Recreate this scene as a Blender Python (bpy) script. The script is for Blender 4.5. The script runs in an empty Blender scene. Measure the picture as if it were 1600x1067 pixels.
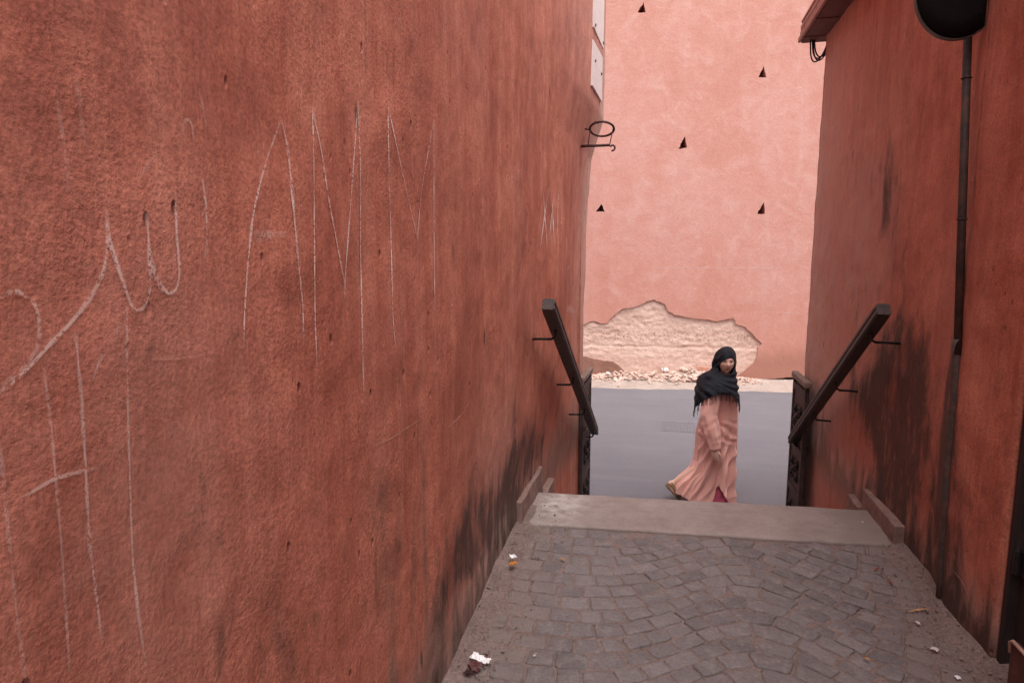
import bpy, bmesh, math, random
import numpy as np
from mathutils import Vector, Matrix, noise
from mathutils.bvhtree import BVHTree

random.seed(7); np.random.seed(7)
S = bpy.context.scene
COL = S.collection
R = math.radians
ZS = -0.97                     # street level; the alley paving is z = 0
CAM = Vector((0, 0, 1.55)); F = 1000.0; PITCH = math.atan(.136); YAW = R(13.27)
cp, sp, cy, sy = math.cos(PITCH), math.sin(PITCH), math.cos(YAW), math.sin(YAW)

def ray(x, y):
    """direction of a point measured on the 1600x1067 photograph"""
    a, u = (x-800)/F, (533.5-y)/F
    fh, up = cp+u*sp, u*cp-sp
    return Vector((a*cy-fh*sy, fh*cy+a*sy, up))
def onX(x, y, X): d = ray(x, y); return CAM+d*(X/d.x)
def onY(x, y, Y): d = ray(x, y); return CAM+d*(Y/d.y)
def onZ(x, y, Z): d = ray(x, y); return CAM+d*((Z-CAM.z)/d.z)

# ---------------------------------------------------------------- objects
def thing(name, label, cat, loc=(0, 0, 0), group=None):
    o = bpy.data.objects.new(name, None); COL.objects.link(o)
    o.location = loc; o.empty_display_size = .1
    o['label'] = label; o['category'] = cat
    if group: o['group'] = group
    return o
def tag(o, label, cat, group=None, kind=None):
    o['label'] = label; o['category'] = cat
    if group: o['group'] = group
    if kind: o['kind'] = kind
    return o
def obj(name, me, m, parent=None, smooth=True, label=None):
    """link a mesh whose vertices are in world space; a child keeps that place"""
    if isinstance(me, bmesh.types.BMesh):
        b = me; me = bpy.data.meshes.new(name); b.to_mesh(me); b.free()
    me.name = name
    if m is not None:
        me.materials.clear()
        for q in (m if isinstance(m, (list, tuple)) else [m]): me.materials.append(q)
    o = bpy.data.objects.new(name, me); COL.objects.link(o)
    if smooth: me.polygons.foreach_set('use_smooth', [True]*len(me.polygons))
    if parent is not None:
        o.parent = parent
        p, q = Vector((0, 0, 0)), parent
        while q is not None: p += q.location; q = q.parent
        o.location = -p
    if label: o['label'] = label
    return o
def base_mesh(o, base):
    """move a one-mesh thing's origin to its base"""
    b = Vector(base); o.data.transform(Matrix.Translation(-b)); o.location = b; return o
def mesh(verts, faces):
    me = bpy.data.meshes.new('m'); me.from_pydata([tuple(v) for v in verts], [], faces); me.update(); return me
def grid_faces(nu, nv, wrap=False):
    f = []
    for i in range(nu-(0 if wrap else 1)):
        i2 = (i+1) % nu
        for j in range(nv-1):
            f.append((i*nv+j, i2*nv+j, i2*nv+j+1, i*nv+j+1))
    return f
def evalmesh(o, remove=True):
    dg = bpy.context.evaluated_depsgraph_get()
    me = bpy.data.meshes.new_from_object(o.evaluated_get(dg))
    if remove:
        d = o.data; bpy.data.objects.remove(o)
    return me
def box(bm, c, s, rot=None, bev=0.0):
    r = bmesh.ops.create_cube(bm, size=1)
    M = Matrix.Translation(c) @ (rot.to_4x4() if rot is not None else Matrix()) @ Matrix.Diagonal((*s, 1))
    bmesh.ops.transform(bm, matrix=M, verts=r['verts'])
    if bev:
        es = list({e for v in r['verts'] for e in v.link_edges})
        bmesh.ops.bevel(bm, geom=es, offset=bev, segments=2, affect='EDGES', profile=.5)
def tube(bm, pts, rad, n=10, cap=True):
    pts = [Vector(p) for p in pts]
    rs = rad if isinstance(rad, (list, tuple)) else [rad]*len(pts)
    rings = []; ref = None
    for i, p in enumerate(pts):
        t = (pts[min(i+1, len(pts)-1)]-pts[max(i-1, 0)]).normalized()
        if ref is None:
            ref = t.orthogonal().normalized()
        ref = (ref-t*ref.dot(t)).normalized(); b = t.cross(ref)
        rings.append([bm.verts.new(p+(ref*math.cos(a)+b*math.sin(a))*rs[i]) for a in [2*math.pi*k/n for k in range(n)]])
    for A, B in zip(rings, rings[1:]):
        for k in range(n): bm.faces.new((A[k], A[(k+1) % n], B[(k+1) % n], B[k]))
    if cap:
        bm.faces.new(rings[0][::-1]); bm.faces.new(rings[-1])
def sstep(a, b, x):
    t = min(1, max(0, (x-a)/(b-a))); return t*t*(3-2*t)
def nz(x, y, z): return noise.noise(Vector((x, y, z)))
def fbm(x, y, z, o=3): return noise.fractal(Vector((x, y, z)), 1.0, 2.0, o)

# ---------------------------------------------------------------- materials
class NT:
    def __init__(s, name):
        s.m = bpy.data.materials.new(name); s.m.use_nodes = True
        s.t = s.m.node_tree; s.t.nodes.clear()
        s.out = s.n('ShaderNodeOutputMaterial'); s.b = s.n('ShaderNodeBsdfPrincipled')
        s.l(s.b.outputs[0], s.out.inputs[0])
        s.co = s.n('ShaderNodeTexCoord').outputs['Object']
    def n(s, ty, **kw):
        q = s.t.nodes.new(ty)
        for k, v in kw.items(): setattr(q, k, v)
        return q
    def l(s, a, b): s.t.links.new(a, b)
    def put(s, sock, v):
        if hasattr(v, 'is_output') or hasattr(v, 'links'): s.l(v, sock)
        else: sock.default_value = v
    def map(s, sc, co=None, rot=(0, 0, 0)):
        q = s.n('ShaderNodeMapping'); q.inputs['Scale'].default_value = sc; q.inputs['Rotation'].default_value = rot
        s.l(co or s.co, q.inputs[0]); return q.outputs[0]
    def noise(s, scale, detail=4, rough=.55, dist=0, co=None, lac=2):
        q = s.n('ShaderNodeTexNoise'); q.inputs['Scale'].default_value = scale; q.inputs['Detail'].default_value = detail
        q.inputs['Roughness'].default_value = rough; q.inputs['Distortion'].default_value = dist
        s.l(co or s.co, q.inputs['Vector']); return q.outputs[0]
    def vor(s, scale, co=None, feature='F1', rnd=1):
        q = s.n('ShaderNodeTexVoronoi', feature=feature); q.inputs['Scale'].default_value = scale
        q.inputs['Randomness'].default_value = rnd
        s.l(co or s.co, q.inputs['Vector']); return q.outputs['Distance']
    def rng(s, v, a, b, c=0., d=1., smooth=False):
        q = s.n('ShaderNodeMapRange'); q.interpolation_type = 'SMOOTHSTEP' if smooth else 'LINEAR'
        for i, x in enumerate((v, a, b, c, d)): s.put(q.inputs[i], x)
        return q.outputs[0]
    def math(s, op, a, b=0.):
        q = s.n('ShaderNodeMath', operation=op); s.put(q.inputs[0], a); s.put(q.inputs[1], b); return q.outputs[0]
    def mix(s, f, a, b, mode='MIX'):
        q = s.n('ShaderNodeMix', data_type='RGBA', blend_type=mode)
        s.put(q.inputs['Factor'], f)
        s.put(q.inputs[6], a if hasattr(a, 'links') else (*a, 1)); s.put(q.inputs[7], b if hasattr(b, 'links') else (*b, 1))
        return q.outputs[2]
    def attr(s, name):
        q = s.n('ShaderNodeAttribute', attribute_name=name); return q.outputs['Fac']
    def bump(s, h, dist, strength=1., prev=None):
        q = s.n('ShaderNodeBump'); q.inputs['Strength'].default_value = strength; q.inputs['Distance'].default_value = dist
        s.l(h, q.inputs['Height'])
        if prev is not None: s.l(prev, q.inputs['Normal'])
        return q.outputs[0]
    def fin(s, col, rough=.85, nrm=None, spec=.3, metal=0.):
        s.put(s.b.inputs['Base Color'], col if hasattr(col, 'links') else (*col, 1))
        s.put(s.b.inputs['Roughness'], rough); s.b.inputs['Specular IOR Level'].default_value = spec
        s.b.inputs['Metallic'].default_value = metal
        if nrm is not None: s.l(nrm, s.b.inputs['Normal'])
        return s.m

def plaster(name, base, dark, light, grey, soot=(.042, .029, .025)):
    k = NT(name)
    big = k.noise(1.3, 4, .6, .4)
    mid = k.noise(7, 4, .62, .3)
    st = k.noise(1, 4, .6, .3, k.map((9, 9, .9)))
    fib = k.noise(1, 3, .65, 0, k.map((80, 80, 13)))
    fin = k.noise(130, 2, .6)
    c = k.mix(k.rng(big, .34, .68), dark, base)
    c = k.mix(k.math('MULTIPLY', k.rng(st, .42, .72), .55), c, light)
    c = k.mix(k.math('MULTIPLY', k.rng(mid, .5, .72), .65), c, dark)
    c = k.mix(k.math('MULTIPLY', k.rng(k.noise(2.6, 4, .65, .5), .53, .70), .55), c, tuple(.75*v for v in dark))
    c = k.mix(k.math('MULTIPLY', k.rng(st, .47, .27), .6), c, dark)
    # fibrous mottling
    c = k.mix(.42, c, k.mix(k.rng(k.math('ADD', k.math('MULTIPLY', fib, .6), k.math('MULTIPLY', k.noise(26, 4, .7), .4)), .33, .67), (.62, .58, .56), (1.28, 1.3, 1.3)), 'MULTIPLY')
    c = k.mix(.8, c, k.mix(k.rng(fin, .3, .7), (.70, .67, .65), (1.25, 1.25, 1.25)), 'MULTIPLY')
    c = k.mix(k.math('MULTIPLY', k.rng(k.noise(75, 3, .7), .60, .68), .35), c, tuple(.55*v for v in dark))
    # long dirt runs
    run = k.noise(1, 4, .7, .5, k.map((16, 16, 1.1)))
    rm = k.math('MULTIPLY', k.rng(run, .56, .74), k.rng(k.noise(.9, 2), .42, .62))
    c = k.mix(k.math('MULTIPLY', rm, .62), c, tuple(.42*v for v in dark))
    # grey worn film; at the street ends it also paints in street light
    c = k.mix(k.math('MULTIPLY', k.attr('grey'), k.rng(mid, .25, .7, .45, 1)), c, grey)
    # small knocks and pits
    pv = k.vor(17, k.map((1, 1, .55)), 'F1')
    sel = k.rng(k.noise(5, 2), .48, .60)
    pit = k.math('MULTIPLY', k.rng(pv, .13, .05), sel)
    c = k.mix(k.math('MULTIPLY', pit, .45), c, tuple(.4*v for v in dark))
    pv2 = k.rng(k.vor(5.2, k.map((1, 1, .3)), 'F1'), .075, .035)
    pv2 = k.math('MULTIPLY', pv2, k.rng(k.noise(2.7, 1), .47, .55))
    c = k.mix(k.math('MULTIPLY', pv2, .8), c, (.05, .03, .026))
    # brown splash dirt at the foot
    sep = k.n('ShaderNodeSeparateXYZ'); k.l(k.co, sep.inputs[0])
    foot = k.math('ADD', sep.outputs[2], k.math('MULTIPLY', k.math('SUBTRACT', st, .5), -1.1))
    foot = k.math('ADD', foot, k.math('MULTIPLY', k.math('SUBTRACT', big, .5), -.6))
    c = k.mix(k.math('MULTIPLY', k.rng(foot, .30, .02, 0, 1, True), k.math('MULTIPLY', k.rng(sep.outputs[2], -.25, -.05), .72)), c, (.19, .118, .096))
    # soot
    blot = k.noise(4.5, 5, .7, .6, k.map((1.5, 1.5, .8)))
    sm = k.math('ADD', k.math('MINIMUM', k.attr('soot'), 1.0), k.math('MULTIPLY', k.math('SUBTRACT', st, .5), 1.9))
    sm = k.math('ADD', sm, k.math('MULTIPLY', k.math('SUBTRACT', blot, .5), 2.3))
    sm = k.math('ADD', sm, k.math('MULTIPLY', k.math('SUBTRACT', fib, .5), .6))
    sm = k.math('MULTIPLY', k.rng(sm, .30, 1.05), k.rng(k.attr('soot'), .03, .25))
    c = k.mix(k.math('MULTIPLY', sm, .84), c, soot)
    fine = k.noise(34, 4, .75, .12, k.map((1, 1, .8)))
    rough_area = k.rng(big, .42, .62, .35, 1.25)
    fine = k.math('MULTIPLY', k.math('ADD', fine, k.math('MULTIPLY', fin, .45)), rough_area)
    h = k.math('ADD', k.math('MULTIPLY', mid, .006), k.math('MULTIPLY', fine, .0040))
    h = k.math('ADD', h, k.math('MULTIPLY', fib, .0016))
    h = k.math('SUBTRACT', h, k.math('MULTIPLY', pit, .009))
    n3 = k.bump(h, 1.0, .75)
    return k.fin(c, .88, n3, .25)

M = {}
M['wall'] = plaster('terracotta_plaster', (.525, .172, .112), (.36, .104, .068), (.61, .25, .175), (.50, .31, .26))
M['far'] = None
def far_plaster():
    k = NT('salmon_plaster')
    big = k.noise(.7, 4, .55, .5); mid = k.noise(3.2, 5, .6, .8); sw = k.noise(13, 5, .66, 1.0)
    c = k.mix(k.rng(big, .35, .68), (.535, .250, .198), (.575, .300, .248))
    c = k.mix(k.math('MULTIPLY', k.rng(mid, .5, .72), .6), c, (.62, .365, .312))
    c = k.mix(k.math('MULTIPLY', k.rng(mid, .46, .26), .5), c, (.49, .215, .160))
    c = k.mix(k.math('MULTIPLY', k.rng(sw, .55, .8), .45), c, (.47, .20, .145))
    c = k.mix(k.math('MULTIPLY', k.rng(k.noise(26, 4, .7, 1), .6, .8), .3), c, (.65, .43, .37))
    c = k.mix(.7, c, k.mix(k.rng(k.noise(34, 4, .75, .5), .32, .68), (.86, .82, .80), (1.12, 1.14, 1.15)), 'MULTIPLY')
    st = k.noise(1, 4, .6, .3, k.map((3, 3, .3)))
    c = k.mix(k.math('MULTIPLY', k.rng(st, .55, .75), .25), c, (.62, .40, .35))
    sep = k.n('ShaderNodeSeparateXYZ'); k.l(k.co, sep.inputs[0])
    zz = k.math('ADD', sep.outputs[2], k.math('MULTIPLY', k.math('SUBTRACT', k.noise(2.2, 5, .6), .5), .55))
    c = k.mix(k.math('MULTIPLY', k.rng(zz, ZS+.85, ZS+.38, 0, 1, True), .8), c, (.27, .135, .102))   # mud splash band
    c = k.mix(k.math('MULTIPLY', k.rng(zz, ZS+1.9, ZS+.9), .35), c, (.47, .205, .15))
    h = k.math('ADD', k.math('MULTIPLY', sw, .5), k.math('MULTIPLY', mid, .9))
    h = k.math('ADD', h, k.math('MULTIPLY', k.noise(40, 4, .7, .6), .4))
    n2 = k.bump(h, .012, .8)
    return k.fin(c, .9, n2, .2)
M['far'] = far_plaster()
def earth(name, a, b, d, scale=1.):
    k = NT(name)
    lay = k.noise(1, 5, .6, .4, k.map((1.4, 1.4, 7)))
    fr = k.noise(14*scale, 7, .7, .6); big = k.noise(2.5, 4)
    c = k.mix(k.rng(lay, .35, .65), a, b)
    c = k.mix(k.math('MULTIPLY', k.rng(fr, .52, .75), .6), c, d)
    c = k.mix(k.math('MULTIPLY', k.rng(big, .55, .75), .5), c, tuple(min(1, 1.12*v) for v in b))
    # red stony layer
    sep = k.n('ShaderNodeSeparateXYZ'); k.l(k.co, sep.inputs[0])
    zz = k.math('ADD', sep.outputs[2], k.math('MULTIPLY', k.math('SUBTRACT', big, .5), .3))
    band = k.math('MULTIPLY', k.rng(zz, ZS+.72, ZS+.84), k.rng(zz, ZS+1.02, ZS+.92))
    spk = k.rng(k.noise(22, 4, .7), .52, .64)
    c = k.mix(k.math('MULTIPLY', k.math('MULTIPLY', band, spk), .75), c, (.28, .12, .085))
    cr = k.rng(k.vor(5, k.map((1, 1, 1.7)), 'DISTANCE_TO_EDGE'), .03, .0)
    cr = k.math('MULTIPLY', cr, k.rng(k.noise(3, 3), .45, .6))
    c = k.mix(k.math('MULTIPLY', cr, .15), c, (.22, .13, .09))
    h = k.math('SUBTRACT', k.math('ADD', fr, k.math('MULTIPLY', k.noise(45, 5, .75), .4)), k.math('MULTIPLY', cr, .12))
    return k.fin(c, .95, k.bump(h, .02), .15)
M['earth'] = earth('rammed_earth', (.60, .395, .32), (.68, .485, .405), (.47, .29, .225))
M['rubble'] = earth('rubble_stone', (.54, .365, .30), (.64, .49, .42), (.48, .29, .23), .8)
def asphalt():
    k = NT('worn_asphalt')
    c = k.mix(k.rng(k.noise(.8, 4), .3, .7), (.143, .136, .152), (.166, .159, .174))
    c = k.mix(.6, c, k.mix(k.rng(k.noise(70, 4, .8), .32, .68), (.70, .70, .70), (1.30, 1.30, 1.30)), 'MULTIPLY')
    c = k.mix(k.math('MULTIPLY', k.rng(k.noise(.45, 5, .65, .5), .52, .66), .45), c, (.185, .172, .18))
    tr = k.noise(1, 4, .6, .3, k.map((.5, 5, 1)))
    c = k.mix(k.math('MULTIPLY', k.rng(tr, .5, .72), .4), c, (.19, .18, .193))
    c = k.mix(k.math('MULTIPLY', k.rng(k.noise(6, 4), .62, .75), .3), c, (.13, .122, .132))
    
    return k.fin(c, .82, k.bump(k.noise(180, 3, .7), .004), .35)
M['asphalt'] = asphalt()
def dirt():
    k = NT('dusty_ground')
    f = k.noise(90, 5, .75); b = k.noise(6, 5, .6)
    c = k.mix(k.rng(b, .3, .7), (.165, .112, .100), (.225, .160, .144))
    c = k.mix(.75, c, k.mix(k.rng(f, .32, .68), (.5, .48, .47), (1.45, 1.45, 1.45)), 'MULTIPLY')
    c = k.mix(k.math('MULTIPLY', k.rng(k.noise(38, 3, .7), .6, .7), .6), c, (.06, .045, .04))
    h = k.math('ADD', f, k.math('MULTIPLY', k.noise(30, 4, .7), 1.2))
    return k.fin(c, .95, k.bump(h, .006), .15)
M['dirt'] = dirt()
def verge():
    k = NT('pale_dirt')
    c = k.mix(k.rng(k.noise(3, 6, .65), .3, .7), (.36, .285, .245), (.50, .41, .36))
    c = k.mix(.5, c, k.mix(k.rng(k.noise(50, 4, .75), .3, .7), (.65, .65, .65), (1.3, 1.3, 1.3)), 'MULTIPLY')
    return k.fin(c, .95, k.bump(k.noise(40, 5, .75), .02), .15)
M['verge'] = verge()
def sett():
    k = NT('granite_sett')
    pid = k.attr('tone'); sep = k.n('ShaderNodeSeparateXYZ'); k.l(k.co, sep.inputs[0])
    f = k.noise(75, 6, .75); b = k.noise(15, 5, .65)
    c = k.mix(pid, (.124, .102, .102), (.180, .149, .147))
    c = k.mix(k.math('MULTIPLY', k.rng(b, .48, .7), .6), c, (.245, .20, .185))
    c = k.mix(.6, c, k.mix(k.rng(f, .3, .7), (.52, .5, .5), (1.45, 1.45, 1.45)), 'MULTIPLY')
    sc = k.rng(k.noise(1, 6, .8, .8, k.map((60, 60, 60))), .62, .72)
    c = k.mix(k.math('MULTIPLY', k.math('MULTIPLY', sc, k.rng(k.noise(4, 3), .48, .62)), .6), c, (.36, .31, .30))
    dn = k.math('ADD', k.attr('dust'), k.math('MULTIPLY', k.math('SUBTRACT', k.noise(20, 5, .7), .5), 1.2))
    c = k.mix(k.math('MULTIPLY', k.rng(dn, .15, .8), .85), c, (.185, .135, .122))
    h = k.math('ADD', k.math('MULTIPLY', f, .5), b)
    return k.fin(c, .8, k.bump(h, .01), .35)
M['sett'] = sett()
def slab():
    k = NT('worn_stone_slab')
    b = k.noise(4, 6, .65, .5); f = k.noise(110, 4, .7)
    c = k.mix(k.rng(b, .3, .7), (.195, .143, .130), (.275, .21, .192))
    st = k.noise(1, 5, .65, .3, k.map((2.2, 9, 3)))
    c = k.mix(k.math('MULTIPLY', k.rng(st, .55, .72), .5), c, (.18, .125, .112))
    c = k.mix(.5, c, k.mix(k.rng(f, .3, .7), (.7, .7, .7), (1.25, 1.25, 1.25)), 'MULTIPLY')
    c = k.mix(k.math('MULTIPLY', k.rng(k.noise(24, 4, .7), .64, .72), .55), c, (.10, .07, .065))
    c = k.mix(k.math('MULTIPLY', k.attr('pale'), k.rng(k.noise(14, 5, .7), .35, .65)), c, (.50, .43, .40))
    dn = k.math('ADD', k.attr('dust'), k.math('MULTIPLY', k.math('SUBTRACT', k.noise(20, 5, .7), .5), 1.2))
    c = k.mix(k.math('MULTIPLY', k.rng(dn, .25, .8), .8), c, (.20, .15, .132))
    return k.fin(c, .75, k.bump(k.math('ADD', k.math('MULTIPLY', f, .3), b), .008), .35)
M['slab'] = slab()
def plain(name, col, rough=.7, spec=.3, noise_s=30, amt=.25, bump=.002):
    k = NT(name); n = k.noise(noise_s, 4, .7)
    c = k.mix(k.rng(n, .3, .7), tuple(v*(1-amt) for v in col), tuple(min(1, v*(1+amt)) for v in col))
    return k.fin(c, rough, k.bump(n, bump), spec)
def wood(name, a, b, rough=.6, axis=(14, 1, 14), spec=.35):
    k = NT(name)
    g = k.noise(1, 6, .65, .6, k.map(tuple(3*v for v in axis)))
    c = k.mix(k.rng(g, .32, .68), a, b)
    c = k.mix(k.math('MULTIPLY', k.rng(k.noise(9, 5, .7), .55, .75), .5), c, tuple(1.7*v for v in b))
    return k.fin(c, k.rng(g, .3, .7, rough-.1, rough+.15), k.bump(g, .003), spec)
M['rail'] = wood('dark_rail_wood', (.018, .0105, .0095), (.06, .034, .028), .5)
M['gatewood'] = wood('gate_wood', (.022, .014, .013), (.06, .038, .033), .6, (1, 1, 6))
M['cap'] = wood('worn_cap_wood', (.12, .075, .06), (.22, .15, .125), .6)
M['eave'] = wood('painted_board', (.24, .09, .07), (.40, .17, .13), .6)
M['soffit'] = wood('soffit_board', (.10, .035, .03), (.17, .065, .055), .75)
def metal(name, col, rough=.55, spec=.4, metal=.0, rust=None):
    k = NT(name); n = k.noise(40, 5, .7)
    c = k.mix(k.rng(n, .35, .7), tuple(.7*v for v in col), tuple(1.3*v for v in col))
    if rust: c = k.mix(k.math('MULTIPLY', k.rng(k.noise(12, 5, .7), .5, .65), .7), c, rust)
    return k.fin(c, rough, k.bump(n, .0015), spec, metal)
M['iron'] = metal('dark_iron', (.018, .014, .014), .5, .4, .3)
M['rustiron'] = metal('brown_iron', (.055, .02, .018), .6, .3, 0., (.10, .035, .02))
M['pipe'] = metal('old_pipe', (.045, .027, .022), .65, .3, 0., (.10, .045, .03))
M['sleeve'] = metal('grey_sleeve', (.07, .048, .042), .7, .3, 0., (.13, .06, .045))
M['signback'] = plain('dark_sign_sheet', (.006, .0035, .0035), .85, .12)
M['rim'] = metal('worn_rim', (.04, .022, .02), .45, .4, .2)
M['plate'] = plain('white_plate', (.70, .60, .57), .5, .35, 9, .07)
M['screw'] = metal('screw', (.16, .12, .11), .5, .4, .5)
M['door'] = wood('dark_door', (.016, .0095, .009), (.042, .024, .022), .7, (12, 12, 1))
M['board'] = wood('red_board', (.07, .024, .02), (.12, .045, .037), .7)
M['paleedge'] = metal('worn_edge', (.42, .26, .20), .5, .4)
M['cable'] = metal('black_cable', (.025, .014, .013), .6, .3)
def chalk(name, col, cov=.5):
    k = NT(name)
    n = k.math('ADD', k.noise(170, 3, .8), k.math('MULTIPLY', k.math('SUBTRACT', k.noise(18, 3), .5), .55))
    a = k.math('MULTIPLY', k.rng(n, .56-cov*.4, .68-cov*.4), k.attr('weight'))
    k.fin(col, .95, None, .1); k.l(a, k.b.inputs['Alpha']); return k.m
M['chalk'] = chalk('chalk', (.77, .53, .47), .44)
M['scratch'] = chalk('scratched_plaster', (.66, .36, .27), .5)
M['whitebag'] = plain('white_plastic', (.75, .72, .72), .4, .4, 20, .12)
M['chunk'] = plain('salmon_chunk', (.62, .33, .25), .9, .2, 12, .15, .01)
M['paper'] = plain('white_paper', (.74, .70, .70), .7, .2, 40, .08)
M['brownwrap'] = plain('brown_wrapper', (.10, .032, .032), .35, .5, 120, .6)
M['foil'] = plain('orange_foil', (.62, .26, .06), .25, .6, 90, .6)
M['foil'].node_tree.nodes['Principled BSDF'].inputs['Metallic'].default_value = .6
M['straw'] = plain('straw', (.46, .24, .12), .8, .2)
M['leaf'] = plain('dry_leaf', (.34, .17, .07), .8, .2)
M['chip'] = plain('pale_chip', (.52, .44, .40), .8, .2)
M['redbit'] = plain('red_bit', (.24, .06, .05), .8, .2)
M['darkclod'] = plain('dark_clod', (.045, .02, .018), .9, .2)
M['mud'] = plain('muddy_plaster', (.26, .135, .10), .9, .2, 9, .2, .008)
M['kerb'] = plain('kerb_plaster', (.225, .14, .118), .9, .2, 14, .3, .008)
M['grit'] = plain('grit', (.20, .145, .128), .95, .15, 3, .35)
def cloth(name, a, b, sheen, rough, weave):
    k = NT(name)
    n = k.noise(9, 4, .6); w = k.noise(weave, 2, .6)
    c = k.mix(k.rng(n, .3, .7), a, b)
    c = k.mix(.25, c, k.mix(k.rng(w, .3, .7), (.8, .8, .8), (1.2, 1.2, 1.2)), 'MULTIPLY')
    k.b.inputs['Sheen Weight'].default_value = sheen; k.b.inputs['Sheen Roughness'].default_value = .4
    return k.fin(c, rough, k.bump(w, .001), .3)
M['robe'] = cloth('pink_satin', (.80, .405, .34), (.86, .475, .405), .2, .42, 260)
M['scarf'] = cloth('black_scarf', (.003, .0033, .007), (.0055, .006, .012), .01, .75, 400)
M['under'] = cloth('magenta_cotton', (.52, .08, .15), (.60, .11, .19), .1, .8, 300)
M['shoe'] = plain('tan_leather', (.26, .165, .085), .55, .35, 40, .2)
M['sole'] = plain('shoe_sole', (.20, .125, .07), .8, .2, 40, .2)
def skin():
    k = NT('skin')
    q = k.n('ShaderNodeAttribute', attribute_name='paint')
    pass
    c = k.mix(.25, q.outputs['Color'], k.mix(k.rng(k.noise(60, 3), .3, .7), (.8, .8, .8), (1.2, 1.2, 1.2)), 'MULTIPLY')
    return k.fin(c, .5, None, .35)
M['skin'] = skin()

# ---------------------------------------------------------------- alley walls
def interp(tab, x):
    return float(np.interp(x, [t[0] for t in tab], [t[1] for t in tab]))
LX = [(-8, -.70), (.5, -.71), (2.06, -.734), (2.9, -.765), (3.4, -.785), (4.2, -.77), (5.2, -.735), (6.2, -.72)]
LEAN = [(1.0, 0), (1.9, .02), (2.4, .055), (2.75, .15), (3.2, .155), (6, .14)]
RX = [(2.0, 1.27), (2.57, 1.26), (3.0, 1.25), (3.12, 1.262), (3.3, 1.295), (3.75, 1.288), (4.3, 1.275), (5.0, 1.25), (6.2, 1.236)]
def lumps(y, z, s=0):
    return (.013*nz(y*1.0+s, z*.8, 3.1)+.0065*fbm(y*3.3+s, z*2.6, 1.7, 3)+.0032*fbm(y*11+s, z*7, 5.2, 3)
            + .0016*nz(y*38+s, z*26, 2.2))
def skin_wall(plan, norm, ts, zs, seed, stains, greys, lump_scale=1.):
    V = np.zeros((len(ts), len(zs), 3)); so = np.zeros((len(ts), len(zs))); gr = so.copy()
    for i, t in enumerate(ts):
        n = norm(t)
        for j, z in enumerate(zs):
            x, y = plan(t, z)
            d = lumps(t, z, seed)*lump_scale
            V[i, j] = (x+n[0]*d, y+n[1]*d, z)
            s = 0
            for (sy_, sz_, ry, rz, w, sk) in stains:
                dz = z-sz_; dy = (t-sy_)-sk*dz
                if abs(dy) < 3*ry and abs(dz) < 3*rz: s += w*math.exp(-(dy/ry)**2-(dz/rz)**2)
            so[i, j] = s
            g = 0
            for (sy_, sz_, ry, rz, w, sk) in greys:
                dz = z-sz_; dy = (t-sy_)-sk*dz
                if abs(dy) < 3*ry and abs(dz) < 3*rz: g += w*math.exp(-(dy/ry)**2-(dz/rz)**2)
            gr[i, j] = g
    return V, so, gr
def add_attr(me, name, vals):
    a = me.attributes.new(name, 'FLOAT', 'POINT'); a.data.foreach_set('value', np.asarray(vals, np.float32).ravel())
def far_py(): return None

HL, HR = 4.7, 3.66
zs = np.concatenate([np.arange(-1.05, 4.15, .022), np.linspace(4.17, HL, 3)])
RC = .13; YE = 6.1
def left_plan(t, z):
    lean = interp(LEAN, z)
    if t < YE-RC:
        return interp(LX, t)+lean*sstep(3.6, 5.8, t)+.048*sstep(.1, .75, z)*sstep(2.7, 3.4, t)*sstep(5.4, 4.4, t), t
    e = t-(YE-RC); x0 = -.72+lean; q = RC*math.pi/2
    if e < q:
        a = e/RC; return x0-RC+RC*math.cos(a), YE-RC+RC*math.sin(a)
    return x0-RC-(e-q), YE
def left_norm(t):
    e = t-(YE-RC)
    if e < 0: return (1, 0)
    a = min(e/RC, math.pi/2); return (math.cos(a), math.sin(a))
ts = np.concatenate([np.linspace(-8, .2, 20), np.arange(.3, YE-RC, .022), YE-RC+np.linspace(0, RC*math.pi/2, 9), YE-RC+RC*math.pi/2+np.concatenate([np.linspace(.1, 1, 6), np.linspace(2, 24, 10)])])
def RP(x, y): p = onX(x, y, 1.26); return p.y, p.z
def LP(x, y): p = onX(x, y, -.75); return p.y, p.z
def st(fn, x, y, ry, rz, w, sk=0.): a, b = fn(x, y); g = (2.6 if ry > .04 else 1.6) if fn is RP else (1.6 if ry > .1 else 1.); return (a, b, ry*g, rz*1.1, w, sk)
LSOOT = [st(LP, 818, 722, .20, .24, 1.15), st(LP, 803, 690, .06, .30, .8), st(LP, 845, 700, .16, .20, .85), st(LP, 790, 790, .30, .16, .9),
         st(LP, 740, 830, .22, .22, .85), st(LP, 690, 720, .07, .30, .42), st(LP, 735, 740, .05, .3, .5), st(LP, 700, 890, .2, .15, .6), st(LP, 640, 830, .12, .25, .35),
         st(LP, 340, 140, .05, .06, .22), st(LP, 345, 525, .02, .012, .9), st(LP, 672, 583, .03, .012, .9), st(LP, 705, 395, .012, .04, 1.1),
         st(LP, 198, 550, .006, .02, .9), st(LP, 290, 780, .012, .08, .55), st(LP, 320, 1010, .015, .05, .7), st(LP, 17, 1020, .012, .03, .7),
         st(LP, 320, 830, .012, .06, .5, .3), st(LP, 370, 232, .006, .02, .8), st(LP, 880, 575, .12, .2, .45), st(LP, 560, 880, .2, .2, .28), st(LP, 420, 930, .12, .2, .2)]
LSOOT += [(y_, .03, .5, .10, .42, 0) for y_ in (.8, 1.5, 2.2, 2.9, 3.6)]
LGREY = [(2.2, .02, 1.9, .20, .85, 0), (3.2, .05, .8, .2, .9, 0), (6.1, 2.7, .35, 1.2, .75, 0), (6.0, 1.0, .6, 2.4, .85, 0), (5.0, 3.2, .8, .8, .35, 0), (.75, 1.2, .25, .5, .3, 0), (2.9, .5, .5, .35, .4, 0)]  # street end paler for wear and for street light put into the colour
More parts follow.
